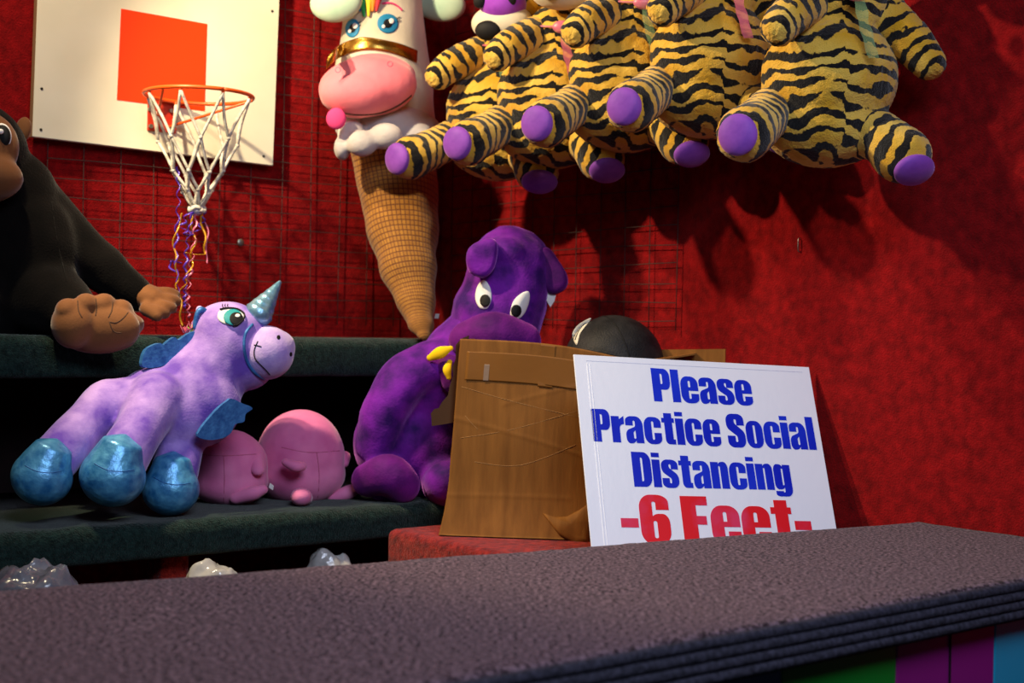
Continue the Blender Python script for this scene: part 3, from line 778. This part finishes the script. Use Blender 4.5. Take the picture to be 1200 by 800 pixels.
# ------------------------------------------------------------------ unicorn plush
un = thing('unicorn_plush', booth(.6, ub(ona(170, 600, .6)), LZ), 'lavender unicorn plush with blue hooves, wings and horn', 'stuffed animal')
u = PX(.58)
s = sc(u(190, 500))
bm = bmesh.new()
ell(bm, u(196, 482), (64 * s, 48 * s, 50 * s), Quaternion((0, 1, 0), .45))
ell(bm, u(228, 470, .01), (58 * s, 48 * s, 52 * s), Quaternion((0, 1, 0), .9))
ell(bm, u(148, 478, -.02), (38 * s, 40 * s, 36 * s))
sweep(bm, [u(128, 474, -.03), u(95, 503, .02), u(60, 542, .07)], [31 * s, 26 * s, 27 * s])
sweep(bm, [u(184, 468, .04), u(162, 505, .10), u(139, 545, .14)], [34 * s, 28 * s, 30 * s])
sweep(bm, [u(212, 505, .02), u(209, 535, .05), u(203, 560, .07)], [30 * s, 27 * s, 28 * s])
sweep(bm, [u(225, 455, .0), u(252, 425, .0), u(265, 405, .0)], [46 * s, 42 * s, 46 * s])
sweep(bm, [u(255, 460, .0), u(262, 430, .0)], [30 * s, 34 * s])
ell(bm, u(283, 425, .012), (41 * s, 38 * s, 35 * s)); ell(bm, u(267, 395, .0), (47 * s, 43 * s, 43 * s)); ell(bm, u(288, 408, .02), (42 * s, 40 * s, 36 * s), Quaternion((0, 1, 0), .25))
me = fuse(bm, .007, 8); wrinkle(me, .003, 14); ut = bvh(me); link('body', me, m_lav, un)
bm = bmesh.new()
ell(bm, u(312, 413, .062), (34 * s, 36 * s, 33 * s), Quaternion((0, 1, 0), .15)); ell(bm, u(326, 407, .07), (21 * s, 24 * s, 21 * s))
me = fuse(bm, .006, 5); mt = bvh(me); mz = link('muzzle', me, m_lav2, un)
obj('muzzle_band', stroke(ut, [(296, 380), (288, 390), (286, 405), (290, 424), (299, 437), (310, 444)], .0038, .002), m_wing, mz)
obj('mouth', stroke(mt, [(302, 400), (298, 410), (299, 420), (306, 428), (312, 434), (316, 439)], .0016, .0008), m_black, mz)
obj('mouth', stroke(mt, [(298, 404), (302, 405), (306, 406)], .0014, .0008), m_black, mz)
for x, y, rx in ((326.5, 395, 2.2), (341, 415, 1.6)): obj('nostril', patch(mt, oval(x, y, rx, 2.6), .001, .001, 3), m_black, mz)
ey = obj('eye', patch(ut, spl([(255, 372), (257, 364), (265, 361.5), (277, 362), (286, 367), (286, 372), (279, 379), (270, 381), (260, 378)]), .002, .004), m_white, un)
obj('iris', patch(ut, oval(273, 371.5, 11, 9.5), .0075, .0015), m_teal, ey)
obj('pupil', patch(ut, oval(277, 373, 8, 7.5), .0095, .0012), m_black, ey)
obj('glint', patch(ut, oval(278.5, 369.5, 3, 2), .0115, .0008, 3), m_white, ey)
obj('eyelid', stroke(ut, [(258, 362), (268, 360.5), (279, 362), (286, 367), (286, 373), (279, 380), (274, 381)], .0022, .008), m_black, ey)
for k in range(3): obj('lash', stroke(ut, [(262 + k * 3, 360.5), (260.5 + k * 3, 358), (261 + k * 3, 356)], .0010, .004), m_black, ey)
# horn, tapered and a little creased
h0, h1 = u(304, 366, .05), u(327.5, 331, .05)
bm = bmesh.new(); P = [h0.lerp(h1, t) for t in [k / 14 for k in range(15)]]
sweep(bm, P, [(14.5 * (1 - k / 14) + 2.6) * s * (1 + .05 * (k % 3 == 0)) for k in range(15)], seg=18, sub=2, cap=3)
obj('horn', bm, m_horn, un)
# ear
bm = bmesh.new(); sweep(bm, [u(240, 378, -.02), u(236, 370, -.03), u(234, 363, -.03)], [9 * s, 10 * s, 5 * s], flat=.5, ref=NL); er = obj('ear', bm, m_lav2, un)
obj('ear_trim', tube([u(228, 383, .0), u(231, 368, .0), u(236, 363, .0), u(243, 366, .0)], [2.6 * s, 3 * s, 4 * s, 3 * s], seg=10), m_wing, er)
def hoof(x, y, da, r, tilt):
    c = u(x, y, da); b = bmesh.new()
    ell(b, c, (r * s, r * s * .98, r * s * .92), Quaternion((0, 1, 0), tilt)); sweep(b, [c + V((0, 0, .1 * r * s)), c + V((math.sin(tilt) * .5, 0, .5)) * r * s], [r * s * .95, r * s * .84], cap=2)
    me = fuse(b, .0045, 5); t_ = bvh(me); h_ = link('hoof', me, m_blueglit, un)
    obj('stitching', stroke(t_, [(x - r * .6, y - r * .42), (x - r * .2, y - r * .22), (x + r * .25, y - r * .16), (x + r * .7, y - r * .22)], .0010, .0002), m_wing, h_)
hoof(49, 559, .085, 33, .35); hoof(132, 558, .15, 36, .25); hoof(200, 573, .09, 33, .05)
# felt wings with scalloped rims
def wing(outline, a_, th):
    sp2 = spl(outline, 4)
    return plate([u(x, y, a_) for x, y in sp2], th, NL)
obj('wing', wing([(168, 430), (167, 420), (171, 410), (180, 404), (188, 402), (192, 404), (198, 399), (205, 395), (210, 398), (222, 390), (232, 388), (236, 392), (234, 408), (226, 418), (205, 424), (185, 430)], .005, .016), m_wing, un, False)
obj('wing', wing([(232, 508), (252, 482), (266, 470), (272, 467), (283, 472), (296, 478), (288, 485), (286, 494), (276, 497), (270, 508), (258, 514), (242, 515)], .14, .012), m_wing, un, False)
random.seed(3)
for mt_, n_ in ((m_lime, 26), (m_coral, 20)):
    tf = bmesh.new()
    for k in range(n_):
        x0 = 226 + random.uniform(-6, 6) + (4 if mt_ is m_lime else -5)
        q = u(x0, 388 + random.uniform(-3, 3), -.01)
        sweep(tf, [q, q + V((random.uniform(-.012, .012), random.uniform(-.01, .01), random.uniform(.008, .022)))], [.0016, .0005], seg=5, sub=1, cap=1)
    tag(obj('mane_tuft', tf, mt_, un), kind='stuff')

# ------------------------------------------------------------------ two round pink plush toys (plain)
def pink(label, bx, by, rx, ry, da, feet, arms, seams, extra):
    p_ = PX(.46)
    c = p_(bx, by, da); s = sc(c)
    t = thing('round_pink_plush', V((c.x, c.y, LZ)), label, 'stuffed toy', 'round pink plush toys')
    bm = bmesh.new(); ell(bm, c, (rx * s, min(rx, ry) * s * .95, ry * s)); ell(bm, p_(bx, by + ry * .3, da), (rx * 1.02 * s, rx * .95 * s, ry * .68 * s))
    me = fuse(bm, .007, 4); wrinkle(me, .003, 16, bx); tr = bvh(me); link('body', me, m_pink, t)
    for P, R in feet: obj('foot', tube([p_(*q) for q in P], [r * s for r in R], flat=.85), m_pink, t)
    for P, R in arms: obj('arm', tube([p_(*q) for q in P], [r * s for r in R], flat=.8), m_pink, t)
    for q in seams: obj('seam', stroke(tr, q, .0011, -.0002), m_pinkseam, t)
    if extra: extra(t, p_, s)
    return t
def cloth_tag(t, p_, s):
    q = p_(315, 571, .12); obj('cloth_tag', box(q, V((.010, -.003, -.006)), V((.001, .001, 0)), V((.002, 0, .011))), m_white, t, False)
pink('round pink plush toy, the left one, half under the unicorn', 268, 549, 46, 46, .02,
     [([(278, 583, .10), (296, 578, .13), (307, 574, .14)], [9, 10, 7])], [([(300, 536, .09), (302, 550, .12)], [8, 8])],
     [[(232, 532), (262, 534), (300, 532)], [(262, 534), (263, 560), (262, 590)]], cloth_tag)
pink('round pink plush toy, the right one, beside the purple plush', 352, 537, 52, 57, .03,
     [([(354, 583, .15), (353, 582, .19)], [12, 12]), ([(392, 583, .10), (408, 577, .12), (416, 573, .12)], [9, 10, 8])],
     [([(336, 542, .14), (346, 546, .16), (352, 546, .16)], [6, 8, 7]), ([(403, 535, .06), (402, 542, .08)], [8, 7])],
     [[(330, 524), (362, 530), (398, 528)], [(371, 530), (374, 556), (372, 588)]], None)

# ------------------------------------------------------------------ purple plush animal behind the box
pu = thing('purple_plush', V((-.26, 3.86, LZ)), 'purple plush animal with big white eyes sitting behind the box', 'stuffed animal')
Y0 = 3.88
def y_(x, y, dy=0): return ony(x, y, Y0 + dy)
s = sc(y_(500, 480))
bm = bmesh.new()
ell(bm, y_(482, 520), (68 * s, 60 * s, 62 * s)); ell(bm, y_(502, 460), (52 * s, 50 * s, 60 * s), Quaternion((0, 1, 0), .35))
ell(bm, y_(540, 420), (45 * s, 42 * s, 46 * s)); sweep(bm, [y_(540, 420), y_(580, 380)], [44 * s, 44 * s])
sweep(bm, [y_(520, 425, -.06), y_(480, 440, -.10), y_(452, 480, -.13), y_(440, 520, -.12)], [30 * s, 30 * s, 27 * s, 24 * s])
sweep(bm, [y_(470, 560, -.02), y_(455, 563, -.10), y_(450, 560, -.14)], [27 * s, 26 * s, 26 * s])
sweep(bm, [y_(515, 560, -.02), y_(522, 566, -.12), y_(524, 564, -.16)], [28 * s, 26 * s, 25 * s])
me = fuse(bm, .009, 6); wrinkle(me, .005, 13); link('body', me, m_purple, pu)
bm = bmesh.new(); sweep(bm, [y_(432, 562, -.16), y_(455, 556, -.19), y_(470, 568, -.17)], [20 * s, 24 * s, 22 * s]); link('foot', fuse(bm, .007, 4), m_purple2, pu)
bm = bmesh.new()
sweep(bm, [y_(598, 312), y_(592, 345), y_(582, 372)], [48 * s, 52 * s, 54 * s]); ell(bm, y_(596, 302), (40 * s, 40 * s, 28 * s)); ell(bm, y_(594, 295, -.07), (26 * s, 22 * s, 20 * s))
me = fuse(bm, .008, 6); wrinkle(me, .004, 16, 3); ht = bvh(me); hd = link('head', me, m_purple, pu)
bm = bmesh.new(); sweep(bm, [y_(548, 398, -.10), y_(578, 391, -.125), y_(612, 399, -.10)], [22 * s, 26 * s, 22 * s])
mu_me = fuse(bm, .007, 4); link('snout', mu_me, m_purple2, pu)
for ol, pu_, dx in ((spl([(557, 345), (560, 334), (567, 328), (574, 336), (576, 350), (571, 361), (563, 361), (558, 354)]), (568.5, 352), 0), (spl([(598, 365), (602, 352), (612, 343), (620, 342), (620, 354), (614, 368), (606, 374), (599, 371)]), (605, 364), 0)):
    e_ = obj('eye', patch(ht, ol, .003, .007), m_white, hd)
    obj('pupil', patch(ht, oval(pu_[0], pu_[1], 6.3, 7.2), .0105, .002, 4), m_black, e_)
# folded ears
def ear(outl, Yd, th, mat, nm='ear'):
    P = spl(outl, 4); cx = sum(q[0] for q in P) / len(P); cy = sum(q[1] for q in P) / len(P)
    bm = bmesh.new(); lay = []
    for dz, k in ((-.5, .72), (-.38, .92), (0, 1), (.38, .92), (.5, .72)):
        lay.append([bm.verts.new(y_(cx + (x - cx) * k, cy + (y - cy) * k, Yd + th * dz)) for x, y in P])
    n = len(P)
    for A, B in zip(lay, lay[1:]):
        for i in range(n): bm.faces.new((A[i], A[(i + 1) % n], B[(i + 1) % n], B[i]))
    bm.faces.new(lay[0]); bm.faces.new(lay[-1])
    bmesh.ops.triangulate(bm, faces=list(bm.faces))
    me = fuse(bm, .006, 4); wrinkle(me, .003, 20, cx); return link(nm, me, mat, pu)
ear([(548, 292), (560, 282), (577, 278), (584, 290), (581, 312), (568, 326), (552, 322), (546, 308)], -.13, .05, m_purple)
re_ = ear([(626, 292), (642, 290), (654, 304), (666, 324), (662, 340), (646, 346), (634, 334), (628, 312)], -.03, .05, m_purple2)
q = y_(645, 351, -.01)
tag(obj('ear_lining', plate([y_(638, 343, -.035), y_(652, 343, -.03), y_(650, 352, -.03), (y_(645, 360, -.03)), y_(640, 351, -.035)], .006, V((0, -1, 0))), m_white, re_, False), 'white lining tip')
# paw raised to the box rim with yellow claws
pw = obj('paw', bake(tube([y_(505, 420, -.14), y_(524, 430, -.19), y_(530, 446, -.21)], [17 * s, 17 * s, 14 * s]), [('SUBSURF', dict(levels=1))]) and tube([y_(508, 424, -.09), y_(526, 432, -.11), y_(531, 446, -.12)], [17 * s, 17 * s, 14 * s]), m_purple2, pu)
obj('claw', tube([y_(504, 419, -.155), y_(516, 413, -.165), y_(528, 408, -.165)], [4 * s, 7 * s, 3 * s], seg=14, flat=.6, ref=(0, 1, 0)), m_yellow, pw)
obj('claw', tube([y_(527, 424, -.155), y_(524, 433, -.165), y_(526, 442, -.165)], [3 * s, 5 * s, 3 * s], seg=12, flat=.6, ref=(0, 1, 0)), m_yellow, pw)

# ------------------------------------------------------------------ cone plush hung in the corner
cn = thing('cone_plush', ona(497, 398, .40), 'tall ice cream cone plush with pink muzzle and gold band', 'stuffed toy')
ax = [(458, 165, .20), (466, 215, .22), (471, 265, .27), (478, 310, .33), (487, 350, .385), (493, 378, .435), (497, 392, .462)]
rd = [52, 50, 45, 36, 25, 16, 9]
P = [ona(*q) for q in ax]; R = [r * sc(p_) for r, p_ in zip(rd, P)]
bm = bmesh.new(); uvl = bm.loops.layers.uv.new('uv')
sweep(bm, P, R, seg=40, sub=10, cap=4, flat=.8, ref=NL, uvl=uvl)
me = bpy.data.meshes.new('cone'); bmesh.ops.recalc_face_normals(bm, faces=bm.faces); bm.to_mesh(me); bm.free()
wrinkle(me, .006, 13); me.polygons.foreach_set('use_smooth', [True] * len(me.polygons)); link('cone', me, m_waffle, cn)
q = ona(509, 373, .34); obj('cloth_tag', box(q, V((.012, .003, 0)), V((0, .002, 0)), V((.003, 0, .014))), m_white, cn, False)
c_ = PX(.19); s = sc(c_(450, 90))
bm = bmesh.new()
sweep(bm, [c_(450, -60), c_(450, -10), c_(450, 40), c_(450, 95), c_(455, 145), c_(460, 172)], [38 * s, 47 * s, 52 * s, 62 * s, 60 * s, 50 * s], flat=.78, ref=NL, seg=28)
me = fuse(bm, .009, 4); wrinkle(me, .004, 12, 5); ct = bvh(me); link('head', me, m_cream, cn)
bm = bmesh.new()
for x, y, rx, ry, da in ((401, 174, 9, 14, .10), (424, 168, 17, 15, .16), (452, 160, 20, 15, .19), (486, 158, 20, 16, .17), (508, 160, 12, 16, .10), (412, 156, 16, 16, .10)): ell(bm, c_(x, y, da), (rx * s, 16 * s, ry * s))
ell(bm, c_(455, 150, .06), (62 * s, 44 * s, 26 * s))
me = fuse(bm, .007, 5); wrinkle(me, .003, 20); link('whipped_collar', me, m_whip, cn)
bm = bmesh.new(); ell(bm, c_(431, 102, .13), (56 * s, 36 * s, 34 * s), Quaternion((0, 1, 0), -.12)); ell(bm, c_(418, 110, .135), (42 * s, 34 * s, 27 * s), Quaternion((0, 1, 0), .05)); ell(bm, c_(440, 90, .12), (46 * s, 32 * s, 26 * s))
me = fuse(bm, .007, 5); wrinkle(me, .003, 14, 9); snt = bvh(me); sn = link('muzzle', me, m_snout, cn)
obj('mouth', stroke(snt, [(392, 128), (406, 133), (424, 134.5), (446, 132), (466, 124), (482, 112)], .0028, .0008), m_tandark, sn)
for x, y in ((396, 82), (457, 75)): obj('nostril', stroke(snt, oval(x, y, 3, 3, 0, 10) + [(x + 3, y)], .0009, .0004), m_pinkseam, sn)
obj('tongue', ellipse(c_(394, 139, .14), (11 * s, 6 * s, 12 * s)), m_tongue, cn)
lo_ = [(381, 84), (392, 72), (410, 62), (430, 58), (452, 60), (472, 66), (489, 74)]
hi_ = [(383, 67), (395, 54), (412, 46), (428, 43), (448, 46), (470, 51), (490, 59)]
bm = bmesh.new(); pr = None
LF, _ = catmull([(x, y, 0) for x, y in lo_], [1] * 7, 5); HF, _ = catmull([(x, y, 0) for x, y in hi_], [1] * 7, 5)
def cst(x, y, up_):
    h, n, _ = cast(ct, x, y); h2, n2, _ = cast(snt, x, y); d = ray(x, y).normalized()
    ds = [(q - EYE).length for q in (h, h2) if q is not None]
    return EYE + d * ((min(ds) if ds else 4.05) - up_)
for A, B in zip(LF, HF):
    row = [cst(A.x + (B.x - A.x) * k / 6, A.y + (B.y - A.y) * k / 6, .012 - .004 * abs(k - 3) / 3) for k in range(7)]
    row = [bm.verts.new(q) for q in row]
    if pr:
        for k in range(6): bm.faces.new((pr[k], row[k], row[k + 1], pr[k + 1]))
    pr = row
r_ = bmesh.ops.solidify(bm, geom=list(bm.faces), thickness=.003)
bmesh.ops.smooth_vert(bm, verts=bm.verts, factor=.5, use_axis_x=True, use_axis_y=True, use_axis_z=True)
obj('halter_band', bm, m_gold, cn)
for x, y, rx, ry in ((413, 33, 8.5, 11), (454.5, 27.5, 12.5, 11.5)):
    e_ = obj('eye', patch(ct, oval(x, y, rx, ry, 8), .002, .003), m_blueeye, cn)
    obj('pupil', patch(ct, oval(x, y, rx * .42, ry * .46), .0055, .001, 4), m_black, e_)
    obj('glint', patch(ct, oval(x - rx * .4, y + ry * .3, 2, 2.2), .007, .0008, 3), m_white, e_); obj('glint', patch(ct, oval(x + rx * .35, y - ry * .25, 3, 3.2), .007, .0008, 3), m_white, e_)
    for k in range(2): obj('lash', stroke(ct, [(x + rx * .85, y - 2 - k * 4), (x + rx * 1.15, y - 4 - k * 4)], .0012, .003), m_black, e_)
obj('eyebrow', stroke(ct, [(448, 4), (458, 3.5), (466, 7), (471, 12)], .0028, .002), m_tongue, cn)
for x, rx in ((394, 30), (513, 34)):
    bm = ellipse(c_(x, 2, .03), (rx * s, 14 * s, 23 * s), Quaternion((0, 1, 0), .25 if x > 450 else -.2)); obj('ear', bm, m_mint, cn)
for k, (cl, x) in enumerate(((lin(20, 110, 170), 421), (lin(30, 160, 90), 426), (lin(230, 210, 50), 432), (lin(236, 140, 40), 437), (lin(200, 50, 60), 442))):
    sw = [cst(x + (k - 2) * 1.5, -34, .012), cst(x + (k - 2), -8, .014), cst(x - (k - 2) * .4, 12 + 6 * (k in (1, 2)), .008)]
    obj('mane_lock', tube(sw, [.013, .012, .004], seg=10), plain('mane_' + str(k), cl, .8), cn)

# ------------------------------------------------------------------ tiger plush row
YT = 3.15
def tp(x, y, dy=0): return ony(x, y, YT + dy)
s = YT / F_PX
root0 = tp(968, 190, .0)
def shag(me):
    bm = bmesh.new(); bm.from_mesh(me); bpy.data.meshes.remove(me)
    me = bake(bm, [('SUBSURF', dict(levels=1))])
    wrinkle(me, .0012, 60, 1); wrinkle(me, .0018, 150, 2); return me
def stripe_attr(me, fn):
    at_ = me.attributes.new('stripe', 'FLOAT', 'POINT')
    at_.data.foreach_set('value', [fn(v.co) for v in me.vertices])
def axis_fn(a, b, off=0):
    d = (b - a).normalized(); return lambda p: (p - a).dot(d) + off
tg = thing('tiger_plush', root0, 'striped tiger plush at the right end of the hanging row', 'stuffed animal', 'hanging tiger plush toys')
bm = bmesh.new()
ell(bm, tp(985, 10), (58 * s, 52 * s, 50 * s)); ell(bm, tp(972, 92, -.015), (80 * s, 68 * s, 74 * s)); ell(bm, tp(966, 146), (76 * s, 64 * s, 50 * s))
me = shag(fuse(bm, .008, 6)); wrinkle(me, .004, 13, 2)
stripe_attr(me, lambda p: p.z + .16 * abs(p.x - root0.x - .012) + (.013 if p.x > root0.x + .012 + .004 * math.sin(p.z * 60) else 0)); tt = bvh(me)
link('body', me, m_tiger, tg)
def limb(nm, P, R, off, flat=1):
    pts = [tp(*q) for q in P]; b = tube(pts, [r * s for r in R], seg=20, flat=flat); m_ = shag(bake(b, [('SUBSURF', dict(levels=1))]))
    wrinkle(m_, .003, 24, off * 9); 
    cum = [0]
    for A, B in zip(pts, pts[1:]): cum.append(cum[-1] + (B - A).length)
    def fn(p):
        best = None
        for i in range(len(pts) - 1):
            A, B = pts[i], pts[i + 1]; t = max(-.6 if i == 0 else 0, min(1.6 if i == len(pts) - 2 else 1, (p - A).dot(B - A) / (B - A).length_squared))
            d = (p - A - (B - A) * t).length
            if best is None or d < best[0]: best = (d, cum[i] + t * (B - A).length)
        return best[1] * 1.05 + off
    stripe_attr(m_, fn); return link(nm, m_, m_tiger, tg)
def footpad(legob, c, d, rx, ry, roll):
    z = d.normalized(); x = V((0, 0, 1)).cross(z).normalized(); y = z.cross(x)
    rot = M((x, y, z)).transposed().to_quaternion() @ Quaternion((0, 0, 1), roll)
    obj('foot_pad', ellipse(c + z * .009, (rx * s, ry * s, 10 * s), rot, 28, 14), m_padp, legob)
l1 = limb('leg', [(902, 130, -.03), (888, 146, -.11), (873, 157, -.17)], [28, 29, 33], .3)
footpad(l1, tp(866, 158, -.212), V((-.42, -.9, -.10)), 22, 23, 0)
l2 = limb('leg', [(1008, 150, -.03), (1034, 162, -.08), (1058, 182, -.12)], [35, 29, 33], .1)
footpad(l2, tp(1069, 196, -.150), V((.30, -.62, -.72)), 27, 21, -.2)
limb('arm', [(950, 5, -.04), (928, 16, -.11), (912, 33, -.15)], [28, 24, 21], .7)
limb('arm', [(1036, 22, -.01), (1064, 46, -.05), (1088, 74, -.08)], [30, 26, 20], .5)
# head with violet face and white muzzle
bm = bmesh.new(); ell(bm, tp(1002, -96, -.02), (70 * s, 58 * s, 62 * s)); ell(bm, tp(1010, -70, -.04), (56 * s, 46 * s, 40 * s))
me = fuse(bm, .008, 5); stripe_attr(me, lambda p: p.z * .8 + .3 * abs(p.x - root0.x - .07)); hd_ = link('head', me, m_tiger, tg)
bm = bmesh.new(); ell(bm, tp(1004, -62, -.14), (46 * s, 32 * s, 28 * s)); link('muzzle', fuse(bm, .006, 4), m_cream, hd_)
bm = bmesh.new(); ell(bm, tp(1006, -88, -.135), (34 * s, 34 * s, 30 * s)); link('face_patch', fuse(bm, .006, 4), m_tface, hd_)
obj('nose', ellipse(tp(996, -63, -.195), (19 * s, 10 * s, 14 * s)), m_black, hd_)
for x in (982, 1030):
    e_ = obj('eye', ellipse(tp(x, -104, -.180), (9 * s, 5 * s, 10 * s)), m_black, hd_)
for x in (950, 1056):
    bm = bmesh.new(); ell(bm, tp(x, -146, -.01), (22 * s, 12 * s, 22 * s)); me = fuse(bm, .006, 3); stripe_attr(me, lambda p: p.z); link('ear', me, m_tiger, hd_)
# sheer neck ribbon: bow and hanging tail
def strip(pts, w_):
    P, _ = catmull(pts, [1] * len(pts), 6); bm = bmesh.new(); pr = None
    for i, q in enumerate(P):
        d = RT * (w_ * (1 + .1 * math.sin(i * 1.3))); a_, b_ = bm.verts.new(q - d), bm.verts.new(q + d + V((0, .004 * math.sin(i * .9), 0)))
        if pr: bm.faces.new((pr[0], pr[1], b_, a_))
        pr = (a_, b_)
    bmesh.ops.solidify(bm, geom=list(bm.faces), thickness=.0006); return bm
nk = [tp(992 + 52 * math.cos(t), -16 + 8 * math.sin(t), -.0 - .098 * math.sin(t)) for t in [math.pi * 2 * k / 16 for k in range(17)]]
obj('ribbon', tube(nk, .008, seg=8, sub=2, cap=0, flat=.4), m_orp, tg)
obj('ribbon', strip([tp(1006, -10, -.13), tp(1010, 15, -.142), tp(1016, 40, -.150), tp(1024, 68, -.150)], .012), m_org, tg)
obj('ribbon', ellipse(tp(1004, -8, -.135), (14 * s, 7 * s, 9 * s)), m_orp, tg)

padw = tp(866, 158, -.212)
def copy_tree(o, parent=None):
    c = o.copy(); COL.objects.link(c); c.parent = parent
    for ch in list(o.children): copy_tree(ch, c)
    return c
specs = [('striped tiger plush hanging directly left of the rightmost tiger', 733, 125, 3.45, .03, m_orp),
         ('striped tiger plush hanging middle in the row of five', 631, 145, 3.65, .0, m_org),
         ('striped tiger plush hanging second from the left in the row of five', 538, 168, 3.86, -.08, m_orp),
         ('striped tiger plush touching the cone plush, purple face and black nose in view', 468, 186, 4.08, -.24, m_org)]
for lb, px, py, Yc, rz, rm in specs:
    c = copy_tree(tg); c['label'] = lb
    rel = M.Rotation(rz, 3, 'Z') @ (padw - root0)
    c.location = ony(px, py, Yc - .212) - rel; c.rotation_euler = (0, 0, rz)
    if 'touching' in lb:                      # this one hangs its head, so the violet face shows
        hh = [h for h in c.children if h.name.startswith('head')][0]
        pv = tp(1002, -20, .02) - root0
        hh.matrix_local = M.Translation(V((.012, 0, .012))) @ M.Translation(pv) @ M.Rotation(.30, 4, 'X') @ M.Translation(-pv)
    for ch in c.children:
        if ch.name.startswith('ribbon') and len(ch.data.vertices) < 120:
            ch.material_slots[0].link = 'OBJECT'; ch.material_slots[0].material = rm

# ------------------------------------------------------------------ plastic bags of stock under the shelves
def bag(label, x, ytop, wpx, Yd, mat, seed):
    top = ony(x, ytop, Yd); s_ = sc(top); wd = wpx * s_
    bm = bmesh.new(); n = 30; rings = []
    for i in range(n + 1):
        t = i / n; z = top.z * t
        r_ = wd * (.9 + .12 * math.sin(t * 5 + seed))
        if i > 16:
            an_ = math.pi / 2 * (i - 16) / (n - 16); z = top.z * (.90 + .10 * math.sin(an_)); r_ *= max(.03, math.cos(an_) ** .8)
        else: z = top.z * .90 * i / 16
        ring = []
        for k in range(36):
            an = 2 * math.pi * k / 36; dx, dy = math.cos(an), math.sin(an)
            j = 1 + .14 * noise.noise(V((dx * 2.5 + seed, dy * 2.5, t * 9))) + .07 * noise.noise(V((dx * 7, dy * 7 + seed, t * 24)))
            zz_ = z + (.03 * noise.noise(V((dx * r_ * 22, dy * r_ * 22, seed))) + .012 * noise.noise(V((dx * r_ * 60, dy * r_ * 60, seed))) if t > .5 else 0)
            ring.append(bm.verts.new(V((top.x + dx * r_ * j, top.y + dy * r_ * j * .7, max(.002, zz_)))))
        rings.append(ring)
    for A, B in zip(rings, rings[1:]):
        for k in range(36): bm.faces.new((A[k], A[(k + 1) % 36], B[(k + 1) % 36], B[k]))
    bm.faces.new(rings[0]); bm.faces.new(rings[-1])
    return tag(obj('plastic_bag', bm, mat), label, 'bag', 'plastic bags behind the counter')
bag('clear crumpled plastic bag right of the red shelf post', 252, 660, 48, 3.28, m_bag, 1.0)
bag('clear crumpled plastic bag beside the rust red bench', 388, 651, 36, 3.55, m_bag, 2.3)
bag('smoky grey plastic bag behind the counter at far left', 34, 664, 62, 2.92, m_bagdark, 4.1)
